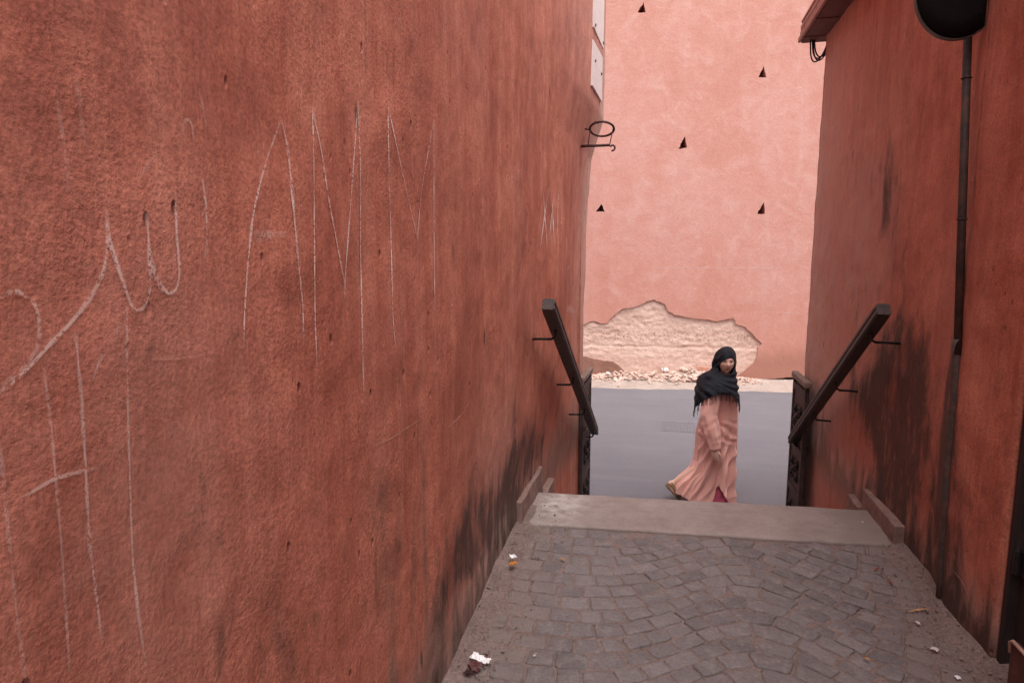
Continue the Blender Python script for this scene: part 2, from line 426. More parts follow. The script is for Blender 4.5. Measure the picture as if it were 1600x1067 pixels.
V, so, gr = skin_wall(left_plan, left_norm, ts, zs, 0., LSOOT, LGREY)
nt, nzv = V.shape[:2]
verts = [tuple(v) for v in V.reshape(-1, 3)]; faces = grid_faces(nt, nzv)
topb = len(verts)                    # the top of the wall and its back
for i in range(nt):
    x, y, _ = V[i, -1]; n = left_norm(ts[i])
    verts.append((x-n[0]*.5, y-n[1]*.5, HL)); verts.append((x-n[0]*.5, y-n[1]*.5, -1.05))
for i in range(nt-1):
    a, b = i*nzv+nzv-1, (i+1)*nzv+nzv-1
    faces.append((a, b, topb+2*(i+1), topb+2*i)); faces.append((topb+2*i, topb+2*(i+1), topb+2*(i+1)+1, topb+2*i+1))
me = mesh(verts, faces)
ex = np.zeros(2*nt)
add_attr(me, 'soot', np.concatenate([so.ravel(), ex])); add_attr(me, 'grey', np.concatenate([gr.ravel(), ex]))
LW = thing('plaster_wall', 'rough terracotta plaster alley wall covered in white chalk writing', 'wall', (-.73, 3, 0))
lw_body = obj('wall_body', me, M['wall'], LW)
bvhL = BVHTree.FromPolygons(verts, faces)

# right wall: the part beyond the door, its jamb, its street corner, and the piece behind the camera
def right_plan(t, z):
    if t < 2.62:
        return 1.262+(2.62-t), 2.62                    # jamb return
    if t < YE-RC: return interp(RX, t), t
    e = t-(YE-RC); x0 = 1.236; q = RC*math.pi/2
    if e < q:
        a = e/RC; return x0+RC-RC*math.cos(a), YE-RC+RC*math.sin(a)
    return x0+RC+(e-q), YE
def right_norm(t):
    if t < 2.6: return (0, -1)
    if t < 2.7: return (-.7, -.7)
    e = t-(YE-RC)
    if e < 0: return (-1, 0)
    a = min(e/RC, math.pi/2); return (-math.cos(a), math.sin(a))
tr = np.concatenate([np.linspace(2.3, 2.61, 8), np.arange(2.625, YE-RC, .022), YE-RC+np.linspace(0, RC*math.pi/2, 7), YE-RC+RC*math.pi/2+np.concatenate([np.linspace(.1, 1, 5), np.linspace(2, 24, 10)])])
zr = np.concatenate([np.arange(-1.05, 3.6, .022), np.linspace(3.62, HR, 3)])
RSOOT = [st(RP, 1392, 590, .085, .22, 1.25), st(RP, 1388, 680, .10, .24, 1.15), st(RP, 1415, 620, .05, .25, .8), st(RP, 1365, 640, .10, .16, .8), st(RP, 1335, 600, .12, .16, .62),
         st(RP, 1400, 520, .05, .1, .8), st(RP, 1390, 760, .10, .12, .75), st(RP, 1480, 760, .05, .16, 1.1), st(RP, 1470, 860, .045, .2, 1.1), st(RP, 1445, 800, .03, .2, .8), st(RP, 1492, 650, .03, .16, .8),
         st(RP, 1385, 300, .06, .14, .6), st(RP, 1335, 245, .025, .05, .6), st(RP, 1375, 350, .05, .1, .4), st(RP, 1500, 930, .1, .1, .5), st(RP, 1440, 560, .02, .2, .35), st(RP, 1580, 970, .03, .1, .9)]
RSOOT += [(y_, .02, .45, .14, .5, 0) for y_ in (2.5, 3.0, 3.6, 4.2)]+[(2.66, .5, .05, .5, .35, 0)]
RSOOT += [st(RP, 1395, 640, .22, .40, .50), st(RP, 1440, 700, .10, .45, .45), st(RP, 1470, 640, .03, .5, .6), st(RP, 1480, 840, .06, .22, .8), st(RP, 1400, 420, .10, .35, .42), st(RP, 1375, 250, .07, .25, .45), st(RP, 1340, 470, .10, .2, .3),
          st(RP, 1520, 300, .014, .6, .5), st(RP, 1475, 150, .025, .4, .3), st(RP, 1545, 800, .05, .3, .35), st(RP, 1570, 500, .02, .6, .35), st(RP, 1425, 880, .12, .12, .5), st(RP, 1475, 800, .045, .5, .9), st(RP, 1462, 880, .05, .2, 1.)]
RGREY = [(4, .03, 1.6, .16, .8, 0), (2.9, .05, .4, .2, .6, 0), (6.0, 1.0, .9, 2.8, .95, 0), (4.6, 1.6, .6, .9, .6, 0), (5.3, .4, .6, .5, .45, 0), (3.3, 1.2, .25, .9, .25, 0)]  # entries by the street corner pale it: wear plus painted street light
V, so, gr = skin_wall(right_plan, right_norm, tr, zr, 40., RSOOT, RGREY)
nt, nzv = V.shape[:2]
verts = [tuple(v) for v in V.reshape(-1, 3)]; faces = [f[::-1] for f in grid_faces(nt, nzv)]
topb = len(verts)
bk = [(2.2, 2.9) if t < 2.62 else ((V[i, -1][0]+.6, max(2.9, min(V[i, -1][1], YE-.5)))) for i, t in enumerate(tr)]
for i in range(nt):
    verts.append((*bk[i], HR)); verts.append((*bk[i], -1.05))
for i in range(nt-1):
    a, b = i*nzv+nzv-1, (i+1)*nzv+nzv-1
    faces.append((topb+2*i, topb+2*(i+1), b, a)); faces.append((topb+2*i+1, topb+2*(i+1)+1, topb+2*(i+1), topb+2*i))
n0 = len(verts)
def addbox(x0, x1, y0, y1, z0, z1):
    k = len(verts)
    verts.extend([(x, y, z) for x in (x0, x1) for y in (y0, y1) for z in (z0, z1)])
    faces.extend([tuple(k+q for q in f) for f in ((0, 1, 3, 2), (4, 6, 7, 5), (0, 4, 5, 1), (2, 3, 7, 6), (0, 2, 6, 4), (1, 5, 7, 3))])
addbox(1.262, 1.75, -8, 1.55, -.3, HR); addbox(1.263, 1.749, 1.55, 2.61, 2.35, HR-.01); addbox(1.40, 1.75, 1.56, 2.60, -.3, 2.34)
me = mesh(verts, faces); ex = np.zeros(len(verts)-topb)
add_attr(me, 'soot', np.concatenate([so.ravel(), ex])); add_attr(me, 'grey', np.concatenate([gr.ravel(), ex]))
RW = thing('plaster_wall', 'terracotta alley wall with black soot stains behind the sloping handrail and pole', 'wall', (1.26, 4, 0))
obj('wall_body', me, M['wall'], RW)
bvhR = BVHTree.FromPolygons(verts, faces)

# ---- chalk strokes on the left wall
def stroke_mesh(bvh, pts, w, weight=1., lift=.0022, tail=True):
    """ribbon laid on the wall through points measured on the photograph"""
    P = []
    for (a, b) in zip(pts, pts[1:]):
        n = max(2, int(math.dist(a, b)/7))
        for k in range(n): P.append((a[0]+(b[0]-a[0])*k/n, a[1]+(b[1]-a[1])*k/n))
    P.append(pts[-1])
    for _ in range(3):
        P = [P[0]]+[((p[0]+2*q[0]+r[0])/4, (p[1]+2*q[1]+r[1])/4) for p, q, r in zip(P, P[1:], P[2:])]+[P[-1]]
    H = []
    for p in P:
        h, n, _, _ = bvh.ray_cast(CAM, ray(*p).normalized())
        if h is None: continue
        if n.dot(CAM-h) < 0: n = -n
        H.append((h+n*lift, n))
    vs, wt = [], []
    for i, (h, n) in enumerate(H):
        t = (H[min(i+1, len(H)-1)][0]-H[max(i-1, 0)][0]).normalized(); s = t.cross(n).normalized()
        f = .75+.5*noise.noise(Vector((i*.21, w*900, pts[0][0]*.1)))
        e = min(1, min(i, len(H)-1-i)/6+.2) if tail else 1
        for k, q in ((-1, .0), (-.35, 1), (.35, 1), (1, .0)):
            vs.append(h+s*(k*w*.5*f)); wt.append(q*weight*e*(.72+.5*noise.noise(Vector((i*.08, pts[0][1]*.07, 2)))))
    return vs, grid_faces(len(H), 4), wt
def strokes(name, lst, m, parent, bvh, label=None):
    vs, fs, ws = [], [], []
    for (pts, w, wt) in lst:
        v, f, q = stroke_mesh(bvh, pts, w*1.45, wt*1.3)
        k = len(vs); vs += v; fs += [tuple(k+i for i in t) for t in f]; ws += q
    me = mesh(vs, fs); add_attr(me, 'weight', ws)
    return obj(name, me, m, parent, label=label)
strokes('chalk_letter', [([(437, 190), (420, 235), (405, 285), (393, 340), (385, 420), (380, 500), (379, 545)], .007, .8),
                         ([(438, 185), (448, 230), (455, 300), (462, 380), (468, 440), (472, 480), (473, 530)], .009, .85),
                         ([(396, 371), (420, 366), (446, 366)], .022, .75)], M['chalk'], LW, bvhL, 'chalk letter A')
strokes('chalk_letter', [([(487, 165), (489, 260), (490, 400), (491, 500), (495, 592)], .0065, 1.), ([(487, 172), (500, 230), (512, 310), (530, 405), (537, 442)], .0065, .9),
                         ([(537, 468), (538, 430), (545, 340), (553, 230), (558, 160)], .0065, .9), ([(558, 155), (562, 260), (562, 400), (565, 520), (567, 612)], .008, .95)], M['chalk'], LW, bvhL, 'nearer chalk letter M')
strokes('chalk_letter', [([(605, 163), (607, 280), (610, 380), (613, 500), (617, 545)], .0075, 1.05), ([(605, 165), (618, 225), (632, 290), (645, 345), (651, 372)], .0075, 1.),
                         ([(651, 378), (657, 300), (672, 215), (677, 188)], .0075, 1.05), ([(677, 188), (677, 340), (678, 450), (679, 492)], .0075, 1.05)], M['chalk'], LW, bvhL, 'farther chalk letter M')
strokes('chalk_scribble', [([(-12, 470), (0, 463), (20, 452), (45, 463), (58, 490), (60, 520), (55, 548), (30, 580), (0, 604)], .0065, .65),
                           ([(-10, 618), (0, 610), (45, 572), (75, 538), (110, 503), (140, 465), (160, 425), (166, 390), (164, 328)], .0065, .75),
                           ([(166, 345), (170, 380), (185, 425), (197, 460), (205, 485), (217, 490), (228, 475), (234, 440), (231, 390), (227, 330)], .008, .75),
                           ([(230, 390), (236, 415), (246, 445), (262, 462), (275, 455), (279, 425), (274, 370), (272, 298)], .008, .75),
                           ([(313, 268), (320, 320), (322, 370), (318, 415)], .007, .7)], M['chalk'], LW, bvhL, 'looping chalk scrawl')
strokes('chalk_scribble', [([(308, 138), (316, 170), (321, 202)], .006, .35), ([(280, 215), (285, 190), (290, 184), (298, 190), (302, 235)], .006, .3), ([(243, 235), (230, 258), (212, 280), (210, 305)], .006, .3),
                           ([(392, 225), (398, 243), (408, 238), (414, 215)], .005, .3), ([(117, 115), (124, 170), (130, 235)], .008, .22), ([(85, 140), (96, 220), (105, 290), (101, 300)], .008, .2)], M['chalk'], LW, bvhL, 'faint rubbed chalk marks')
for pts, w, q in (([(196, 478), (196, 560), (198, 660), (201, 760), (205, 870), (213, 950), (228, 1058)], .006, .62), ([(115, 515), (125, 620), (131, 720), (138, 850), (150, 940), (157, 1005)], .006, .55),
                  ([(65, 572), (75, 640), (85, 750), (95, 870), (107, 1052)], .005, .45), ([(-4, 690), (8, 800), (20, 930), (38, 1066)], .0055, .42), ([(18, 780), (45, 770), (80, 748), (115, 738), (152, 730)], .007, .6)):
    strokes('chalk_line', [(pts, w, q)], M['chalk'], LW, bvhL)
strokes('chalk_dash', [([(185, 503), (181, 520), (176, 546)], .008, .6)], M['chalk'], LW, bvhL)
strokes('chalk_dash', [([(158, 552), (150, 572), (143, 594)], .008, .6)], M['chalk'], LW, bvhL)
strokes('scratch', [([(580, 697), (610, 686), (635, 668), (660, 653)], .006, .7)], M['scratch'], LW, bvhL)
strokes('scratch', [([(692, 675), (705, 663), (720, 650), (737, 618)], .007, .7)], M['scratch'], LW, bvhL)
strokes('scratch', [([(215, 562), (280, 560), (330, 552)], .004, .35), ([(645, 700), (628, 720)], .006, .4), ([(240, 870), (228, 905)], .005, .4)], M['scratch'], LW, bvhL)
strokes('chalk_scribble', [([(848, 297), (851, 340), (853, 365), (855, 398)], 0.026, 1.12), ([(857, 292), (850, 340), (843, 392)], 0.026, 1.20), ([(861, 300), (864, 350), (866, 388)], 0.026, 0.98), ([(865, 303), (861, 340), (858, 378)], 0.026, 0.98),
                           ([(873, 290), (871, 320), (870, 350), (872, 384)], 0.026, 0.84), ([(879, 300), (877, 340), (876, 370)], 0.026, 0.70), ([(885, 368), (883, 385), (885, 402)], 0.036, 0.84)], M['chalk'], LW, bvhL, 'thin scratched strokes near the corner')
strokes('chalk_scribble', [([(792, 271), (789, 292)], 0.031, 0.84), ([(800, 275), (798, 288)], 0.026, 0.56), ([(806, 268), (804, 288)], 0.031, 0.77), ([(811, 260), (808, 282)], 0.031, 0.70)], M['chalk'], LW, bvhL)
strokes('chalk_scribble', [([(884, 426), (887, 412), (890, 420)], 0.047, 0.77), ([(884, 485), (892, 478), (898, 490)], 0.052, 0.84), ([(889, 452), (893, 440), (895, 436)], 0.042, 0.56)], M['chalk'], LW, bvhL)
for pts, w in (([(1452, 492), (1443, 520), (1439, 550), (1441, 580), (1446, 582)], .006),):
    strokes('scratch', [(pts, w, .3)], M['scratch'], RW, bvhR)
strokes('scratch', [([(1492, 893), (1503, 905), (1512, 920), (1516, 940)], .012, .75)], M['chalk'], RW, bvhR)
for (x, y) in ((1410, 739), (1367, 744), (1399, 714)):
    strokes('plaster_chip', [([(x, y-5), (x-1, y+5)], .016, 1.)], M['chalk'], RW, bvhR)
for (x, y) in ((803, 735), (808, 763), (815, 763), (834, 742)):
    strokes('plaster_chip', [([(x, y-5), (x-1, y+4)], .022, 1.)], M['chalk'], LW, bvhL)

# ---------------------------------------------------------------- the far wall across the street
FO = Vector((0, 13.18, 0)); FE = Vector((.9927, .121, 0)); FN = Vector((.121, -.9927, 0))
def far_uv(x, y):
    d = ray(x, y); t = (FO-CAM).dot(FN)/d.dot(FN); p = CAM+d*t
    return (p-FO).dot(FE), p.z
def far_pt(u, z, out=0.): return FO+FE*u+FN*out+Vector((0, 0, z))
def ragged(pts, amp, step=.035, seed=0, closed=False):
    o = []
    L = list(zip(pts, pts[1:]+([pts[0]] if closed else [])))[:len(pts) if closed else len(pts)-1]
    for a, b in L:
        n = max(1, int(math.dist(a, b)/step))
        for k in range(n):
            u, z = a[0]+(b[0]-a[0])*k/n, a[1]+(b[1]-a[1])*k/n
            s = 1 if k else .3
            o.append((u+s*amp*nz(u*19, z*19, seed), z+s*amp*nz(u*19, z*19, seed+9)))
    if not closed: o.append(pts[-1])
    return o
top = [far_uv(*p) for p in [(895, 512), (912, 507), (927, 501), (940, 506), (948, 505), (957, 495), (968, 486), (972, 483), (985, 481), (1000, 477), (1012, 471), (1020, 468), (1033, 472), (1040, 478), (1045, 487),
                            (1055, 492), (1075, 496), (1090, 498), (1110, 500), (1122, 502), (1135, 499), (1145, 497), (1150, 506), (1165, 511), (1172, 518), (1183, 530), (1191, 537),
                            (1184, 543), (1184, 553), (1180, 564), (1170, 574), (1160, 582), (1150, 588), (1141, 593)]]
ub, zb = top[-1]
base = ZS+.03
ulo = top[0][0]-1.2
edge = ragged([(ulo, base), (ulo+.1, top[0][1]-.5)]+top, .022, .03, 3)+[(ub+.03, base+.01)]
botr = ragged([(ub+.03, base+.01), (far_uv(1185, 594)[0], base+.01), (far_uv(1222, 596)[0], base+.045), (far_uv(1236, 590)[0], base+.07), (far_uv(1256, 596)[0], base+.03), (6, base+.02), (28, base)], .02, .08, 4)
outer = edge+botr[1:]+[(28, 9.5), (-28, 9.5), (-28, base)]
remn = [far_uv(*p) for p in [(880, 553), (912, 557), (925, 560), (940, 563), (958, 565), (968, 572), (978, 583)]]
remn = ragged(remn, .018, .03, 8)+[(remn[-1][0]+.03, base), (remn[0][0], base)]
HOLES = [[(1005.9, 3.2), (996, 19.8), (1009, 19.8)], [(1193, 103.5), (1185, 121), (1197.7, 121.7)], [(1070.3, 212.8), (1059.8, 233.2), (1073.8, 231)],
         [(939.6, 318.6), (930.7, 331.3), (945.4, 331.3)], [(1193.6, 315.4), (1183.4, 334.5), (1195, 334.5)], [(1105, -105), (1095, -86), (1109, -86)]]
hol = []
for i, h in enumerate(HOLES):
    q = [far_uv(*p) for p in h]
    hol.append(ragged(q, .018, .05, 20+i, True))
def fill_curve(loops, thick):
    cu = bpy.data.curves.new('c', 'CURVE'); cu.dimensions = '2D'; cu.fill_mode = 'BOTH'; cu.extrude = thick/2
    for L in loops:
        s = cu.splines.new('POLY'); s.points.add(len(L)-1); s.use_cyclic_u = True
        for p, (u, z) in zip(s.points, L): p.co = (u, z, 0, 1)
    o = bpy.data.objects.new('c', cu); COL.objects.link(o)
    me = evalmesh(o); bpy.data.curves.remove(cu); return me
TH = .045
def to_far(me, back):
    for v in me.vertices:
        p = far_pt(v.co.x, v.co.y, -back+v.co.z); v.co = p
    me.update(); return me
FW = thing('rampart_wall', 'tall pale salmon plastered wall across the street with a fallen patch showing bare earth', 'wall', tuple(far_pt(0, ZS)))
coat = to_far(fill_curve([outer]+hol, TH), TH/2)
obj('plaster_coat', coat, M['far'], FW, smooth=False)
coat2 = to_far(fill_curve([remn], TH*.8), TH*.6)
obj('plaster_remnant', coat2, M['mud'], FW, smooth=False, label='dirty brown plaster left at the foot of the bare patch')
# bare earth core, recessed, rough
U0, U1 = ulo-.2, ub+.9
nu, nv = 330, 110
vs = []
for i in range(nu):
    u = U0+(U1-U0)*i/(nu-1)
    for j in range(nv):
        z = ZS-.1+1.75*j/(nv-1)
        d = .013*fbm(u*2.2, z*3.5, 1, 4)+.009*fbm(u*9, z*13, 4, 4)+.008*max(0, nz(u*1.1, z*9, 7))
        d -= .010*sstep(.05, .0, abs(z-(ZS+.66)+.03*nz(u*2, 0, 3)))
        slope = .018*sstep(.9, 0, z-ZS)
        vs.append(far_pt(u, z, -.041+d+slope))
obj('earth_core', mesh(vs, grid_faces(nu, nv)), M['earth'], FW)
for h in hol:
    cu_, cz_ = sum(p[0] for p in h)/len(h), sum(p[1] for p in h)/len(h)
    n = len(h); vs = []
    for (k, dd) in ((1.03, -TH+.004), (1.0, -.2), (.9, -.45)):
        vs += [far_pt(cu_+(p[0]-cu_)*k, cz_+(p[1]-cz_)*k, dd) for p in h]
    fs = [(r*n+k, r*n+(k+1) % n, (r+1)*n+(k+1) % n, (r+1)*n+k) for r in range(2) for k in range(n)]+[tuple(range(2*n, 3*n))]
    obj('putlog_hole', mesh(vs, fs), M['far'], FW, smooth=False)
# mass of the wall behind the coat (top and back)
bm = bmesh.new()
for (u0, u1, z0, z1) in ((-28, 28, 9.2, 9.45),):
    c = far_pt((u0+u1)/2, (z0+z1)/2, -.6); box(bm, c, (u1-u0, .9, z1-z0), Matrix.Rotation(math.atan2(FE.y, FE.x), 3, 'Z'))
c = far_pt(0, 4, -1.0); box(bm, c, (56, .3, 10.2), Matrix.Rotation(math.atan2(FE.y, FE.x), 3, 'Z'))
obj('wall_mass', bm, M['far'], FW, smooth=False)
# faint level lines scratched in the coat
bmv, bmf, bmw = [], [], []
for (a, b, w) in (((1018, 418), (1222, 419), .011), ((1168, 487), (1250, 489), .009)):
    p, q = far_uv(*a), far_uv(*b); n = 60; k = len(bmv)
    for i in range(n+1):
        u = p[0]+(q[0]-p[0])*i/n; z = p[1]+(q[1]-p[1])*i/n+.006*nz(u*4, 0, 2)
        for s in (-1, 1): bmv.append(far_pt(u, z+s*w/2, .003)); bmw.append(.75)
    bmf += [(k+2*i, k+2*i+2, k+2*i+3, k+2*i+1) for i in range(n)]
me = mesh(bmv, bmf); add_attr(me, 'weight', bmw); obj('scratch', me, M['chalk'], FW)

# ---------------------------------------------------------------- ground, street, steps
me = mesh([(-300, -300, -1.3), (300, -300, -1.3), (300, 300, -1.3), (-300, 300, -1.3)], [(0, 1, 2, 3)])
tag(obj('ground', me, M['verge'], smooth=False), 'dusty ground reaching beyond the houses', 'ground', kind='structure')
me = mesh([(-60, 5.0, ZS), (60, 5.0, ZS), (60, 22, ZS), (-60, 6.6, ZS)][:0] or [tuple(far_pt(-40, ZS, .0)), tuple(far_pt(40, ZS, .0)), (40, 4.9, ZS), (-40, 4.9, ZS)], [(0, 1, 2, 3)])
tag(obj('road', me, M['asphalt'], smooth=False), 'worn lavender grey asphalt street below the steps', 'road', kind='structure')
nu, nv = 260, 14; vs = []
for i in range(nu):
    u = -6+12*i/(nu-1)
    wv = 1.02+.12*fbm(u*.8, 1, 2, 3)+.06*nz(u*4, 3, 1)
    for j in range(nv):
        f = j/(nv-1); h = .045*(1-f)**1.2*(1+.5*nz(u*3, f*3, 2))+.006*nz(u*12, f*12, 4)*(1-f)
        vs.append(far_pt(u, ZS+.004+max(h, -.002)*1.0-(.006 if j == nv-1 else 0), -.1+(wv+.1)*f))
tag(obj('verge', mesh(vs, grid_faces(nu, nv)), M['verge']), 'pale dirt strip at the foot of the far wall', 'verge', kind='structure')
bm = bmesh.new()
for k in range(6):
    y0 = 4.0+.30*k; z1 = -.161*(k+1)+.0
    if k < 5: box(bm, Vector((.26, y0+.06, (z1-1.2)/2)), (2.05, .44, z1+1.2), None, .01)
tag(obj('steps', bm, M['slab'], smooth=False), 'stone steps going down from the landing to the street', 'steps', kind='structure')
# landing slab
def slab_edge_n(x): return 3.51+.085*x+.012*nz(x*5, 0, 1)
def slab_edge_f(x): return 4.02+.085*x+.01*nz(x*4, 2, 1)
nu, nv = 150, 44; vs, pale, dust = [], [], []
for i in range(nu):
    x = -.80+2.12*i/(nu-1)
    for j in range(nv):
        f = (j-3)/(nv-8) if j >= 3 else 0.
        f = min(1, max(0, f)); a, b = slab_edge_n(x), slab_edge_f(x); y = a+(b-a)*f
        z = .016+.003*fbm(x*3, y*3, 1, 3)+.001*nz(x*20, y*20, 1)-.006*sstep(.06, 0, f)-.012*sstep(.95, 1, f)
        if j < 3: z = -.06+.03*j; 
        if j > nv-5: z -= (.03, .08, .14, .17)[j-(nv-4)] if j >= nv-4 else 0; y = b+.004
        vs.append((x, y, z))
        pale.append(.9*math.exp(-((x+.60)/.16)**2-((f-.6)/.5)**2)+.12)
        dust.append(sstep(.80, 1.15, x+.15*nz(x*3, y*3, 6))*1.0+.5*sstep(-.6, -.75, x))
me = mesh(vs, grid_faces(nu, nv)); add_attr(me, 'pale', pale); add_attr(me, 'dust', dust)
tag(obj('landing', me, M['slab']), 'smooth worn stone landing at the top of the steps', 'landing', kind='structure')
# dusty bed with raised margins
def dust_amt(x, y):
    w = .10*nz(y*1.7, x, 2)+.06*nz(y*6, x*3, 5)
    return max(sstep(-.36, -.66, x+w), sstep(.88, 1.16, x+w))
def edge_amt(x, y):
    w = .10*nz(y*1.7, x, 2)+.06*nz(y*6, x*3, 5)
    return max(sstep(-.56, -.86, x+w), sstep(1.02, 1.36, x+w))
nu, nv = 150, 330; vs = []
for i in range(nu):
    x = -.86+2.22*i/(nu-1)
    for j in range(nv):
        y = -1.2+4.9*j/(nv-1); e = edge_amt(x, y)
        bank = max(0, (-.64-x))*.20+max(0, x-1.17)*.20
        vs.append((x, y, -.0052+.0112*e+bank+.0022*nz(x*30, y*30, 1)+.003*nz(x*9, y*9, 4)*(.3+e)))
tag(obj('pavement_bed', mesh(vs, grid_faces(nu, nv)), M['dirt']), 'sandy bed and dusty margins of the alley paving', 'ground', kind='structure')
me = mesh([(-1.2, -9, -.02), (1.6, -9, -.02), (1.6, -1.1, -.02), (-1.2, -1.1, -.02)], [(0, 1, 2, 3)])
tag(obj('path', me, M['dirt'], smooth=False), 'alley ground behind the paving', 'path', kind='structure')
# setts laid in a swelling arc
def curve(x): return .40*math.exp(-((x-.42)/.28)**2/2)
def slope(x): return -.40*(x-.42)/.28**2*math.exp(-((x-.42)/.28)**2/2)
vs, fs, tone, dst = [], [], [], []
rnd = random.Random(11)
pitch = .105
for row in range(-13, 38):
    x = -.80+rnd.uniform(-.08, 0)
    while x < 1.32:
        an = math.atan(slope(x)); L = rnd.uniform(.100, .148)*(.80+.2*math.cos(an))
        x2 = x+L*math.cos(an)
        y1, y2 = row*pitch+curve(x), row*pitch+curve(x2)
        c = []
        for (xx, yy) in ((x, y1), (x2, y2)):
            a = math.atan(slope(xx)); p = pitch*math.cos(a); c.append((xx, yy, -math.sin(a)*p, math.cos(a)*p))
        q = [(c[0][0], c[0][1]), (c[1][0], c[1][1]), (c[1][0]+c[1][2], c[1][1]+c[1][3]), (c[0][0]+c[0][2], c[0][1]+c[0][3])]
        x = x2
        mx, my = sum(p[0] for p in q)/4, sum(p[1] for p in q)/4
        if my < .9 or max(p[1]-slab_edge_n(p[0]) for p in q) > .03 or my > 3.7: continue
        # eight-sided outline, nibbled
        g = .0025; pts = []
        for k in range(4):
            a, b = Vector(q[k]), Vector(q[(k+1) % 4]); ctr = Vector((mx, my))
            for f in (.10, .37, .63, .90):
                p = a.lerp(b, f); d = (p-ctr)
                p = p-d.normalized()*(g+rnd.uniform(0, .0055)); pts.append(p)
        h = rnd.uniform(-.004, .0045); tx, ty = rnd.uniform(-.05, .05), rnd.uniform(-.05, .05)
        k0 = len(vs); n = len(pts); e = edge_amt(mx, my); t = min(1, max(0, rnd.gauss(.45, .28)))
        rings = ((0., -.03), (.0, -.006), (.035, -.0022), (.10, -.0004), (.45, .0006))
        for (ins, dz) in rings:
            for p in pts:
                w = p.lerp(Vector((mx, my)), ins)
                vs.append((w.x, w.y, h+dz+tx*(w.x-mx)+ty*(w.y-my)+(.0016*nz(w.x*45, w.y*45, 2) if dz > -.02 else 0)))
        vs.append((mx, my, h+.0008)); tone += [t]*(n*5+1); dst += [.85*dust_amt(mx, my)]*(n*5+1)
        for r in range(4):
            for k in range(n): fs.append((k0+r*n+k, k0+r*n+(k+1) % n, k0+(r+1)*n+(k+1) % n, k0+(r+1)*n+k))
        for k in range(n): fs.append((k0+4*n+k, k0+4*n+(k+1) % n, k0+5*n))
me = mesh(vs, fs); add_attr(me, 'tone', tone); add_attr(me, 'dust', dst)
tag(obj('pavement', me, M['sett']), 'grey stone setts laid in an arc across the alley', 'paving', kind='structure')

# ---------------------------------------------------------------- stepped kerb blocks by the walls
def kerb(x0, x1, y0, y1, z0, z1, label):
    bm = bmesh.new(); box(bm, Vector(((x0+x1)/2, (y0+y1)/2, (z0+z1)/2)), (x1-x0, y1-y0, z1-z0), None, .006)
    bmesh.ops.subdivide_edges(bm, edges=bm.edges[:], cuts=4, use_grid_fill=True)
    for v in bm.verts: v.co += Vector((nz(*(v.co*7)), nz(*(v.co*7+Vector((5, 5, 5)))), nz(*(v.co*7+Vector((9, 1, 5))))))*.006
    me = bpy.data.meshes.new('kerb'); bm.to_mesh(me); bm.free()
    add_attr(me, 'soot', [0]*len(me.vertices)); add_attr(me, 'grey', [.75]*len(me.vertices))
    o = obj('stone_kerb', me, M['kerb'], smooth=False); tag(o, label, 'kerb', 'stepped plaster kerbs along the alley walls')
    return base_mesh(o, ((x0+x1)/2, (y0+y1)/2, z0))
kerb(-.84, -.748, 3.42, 4.08, -.12, .145, 'upper plastered kerb block on the landing against the chalk covered wall')
kerb(-.82, -.725, 4.12, 4.42, -.45, -.055, 'lower plastered kerb block beyond the landing against the chalk covered wall')
kerb(1.240, 1.36, 3.63, 4.20, -.12, .118, 'upper plastered kerb block on the landing against the sooty wall')
kerb(1.225, 1.36, 4.22, 4.46, -.45, -.012, 'lower plastered kerb block beyond the landing against the sooty wall')

# ---------------------------------------------------------------- handrails
def handrail(top, bot, side, wallx, br, label):
    top, bot = Vector(top), Vector(bot); d = (bot-top).normalized()
    T = thing('handrail', label, 'handrail', (top.x, (top.y+bot.y)/2, bot.z), 'wooden handrails beside the steps')
    s = Vector((1, 0, 0)); u = s.cross(d).normalized()
    if u.z < 0: u = -u
    w, h = .038, .034
    prof = [(-.75, -1), (.75, -1), (1, -.8), (1, -.25), (.86, -.05), (.86, .1), (1, .3), (.95, .8), (.6, 1), (-.6, 1), (-.95, .8), (-1, .3), (-.86, .1), (-.86, -.05), (-1, -.25), (-1, -.8)]
    bm = bmesh.new(); rings = []
    n = 40
    for i in range(n+1):
        p = top.lerp(bot, i/n); f = .94 if i in (0, n) else 1
        p = p+u*.002*nz(i*.3, 1, 2)
        rings.append([bm.verts.new(p+s*(a*w*f)+u*(b*h*f)) for a, b in prof])
    k = len(prof)
    for A, B in zip(rings, rings[1:]):
        for i in range(k): bm.faces.new((A[i], A[(i+1) % k], B[(i+1) % k], B[i]))
    bm.faces.new(rings[0]); bm.faces.new(rings[-1][::-1])
    bmesh.ops.recalc_face_normals(bm, faces=bm.faces)
    r = obj('rail', bm, M['rail'], T, smooth=False)
    for f in br:
        p = top.lerp(bot, f)-u*(h-.004); q = p-Vector((0, 0, .055))
        wx = wallx(p.y, q.z)
        bm = bmesh.new()
        tube(bm, [p, p.lerp(q, .5), p.lerp(q, .8)+Vector((side*.006, 0, 0)), q+Vector((side*.025, 0, 0)), Vector(((q.x+wx)/2, q.y, q.z)), Vector((wx+side*.03, q.y, q.z-.004))], .0075, 10)
        obj('bracket', bm, M['iron'], T)
    return T
handrail((-.60, 3.40, 1.285), (-.60, 6.02, -.14), -1, lambda y, z: left_plan(y, z)[0], (.10, .40, .68, .96), 'dark wooden handrail on iron brackets along the chalk covered wall')
handrail((1.13, 3.717, 1.265), (1.13, 5.80, -.045), 1, lambda y, z: right_plan(y, z)[0], (.09, .40, .66, .96), 'dark wooden handrail on iron brackets against the sooty wall')

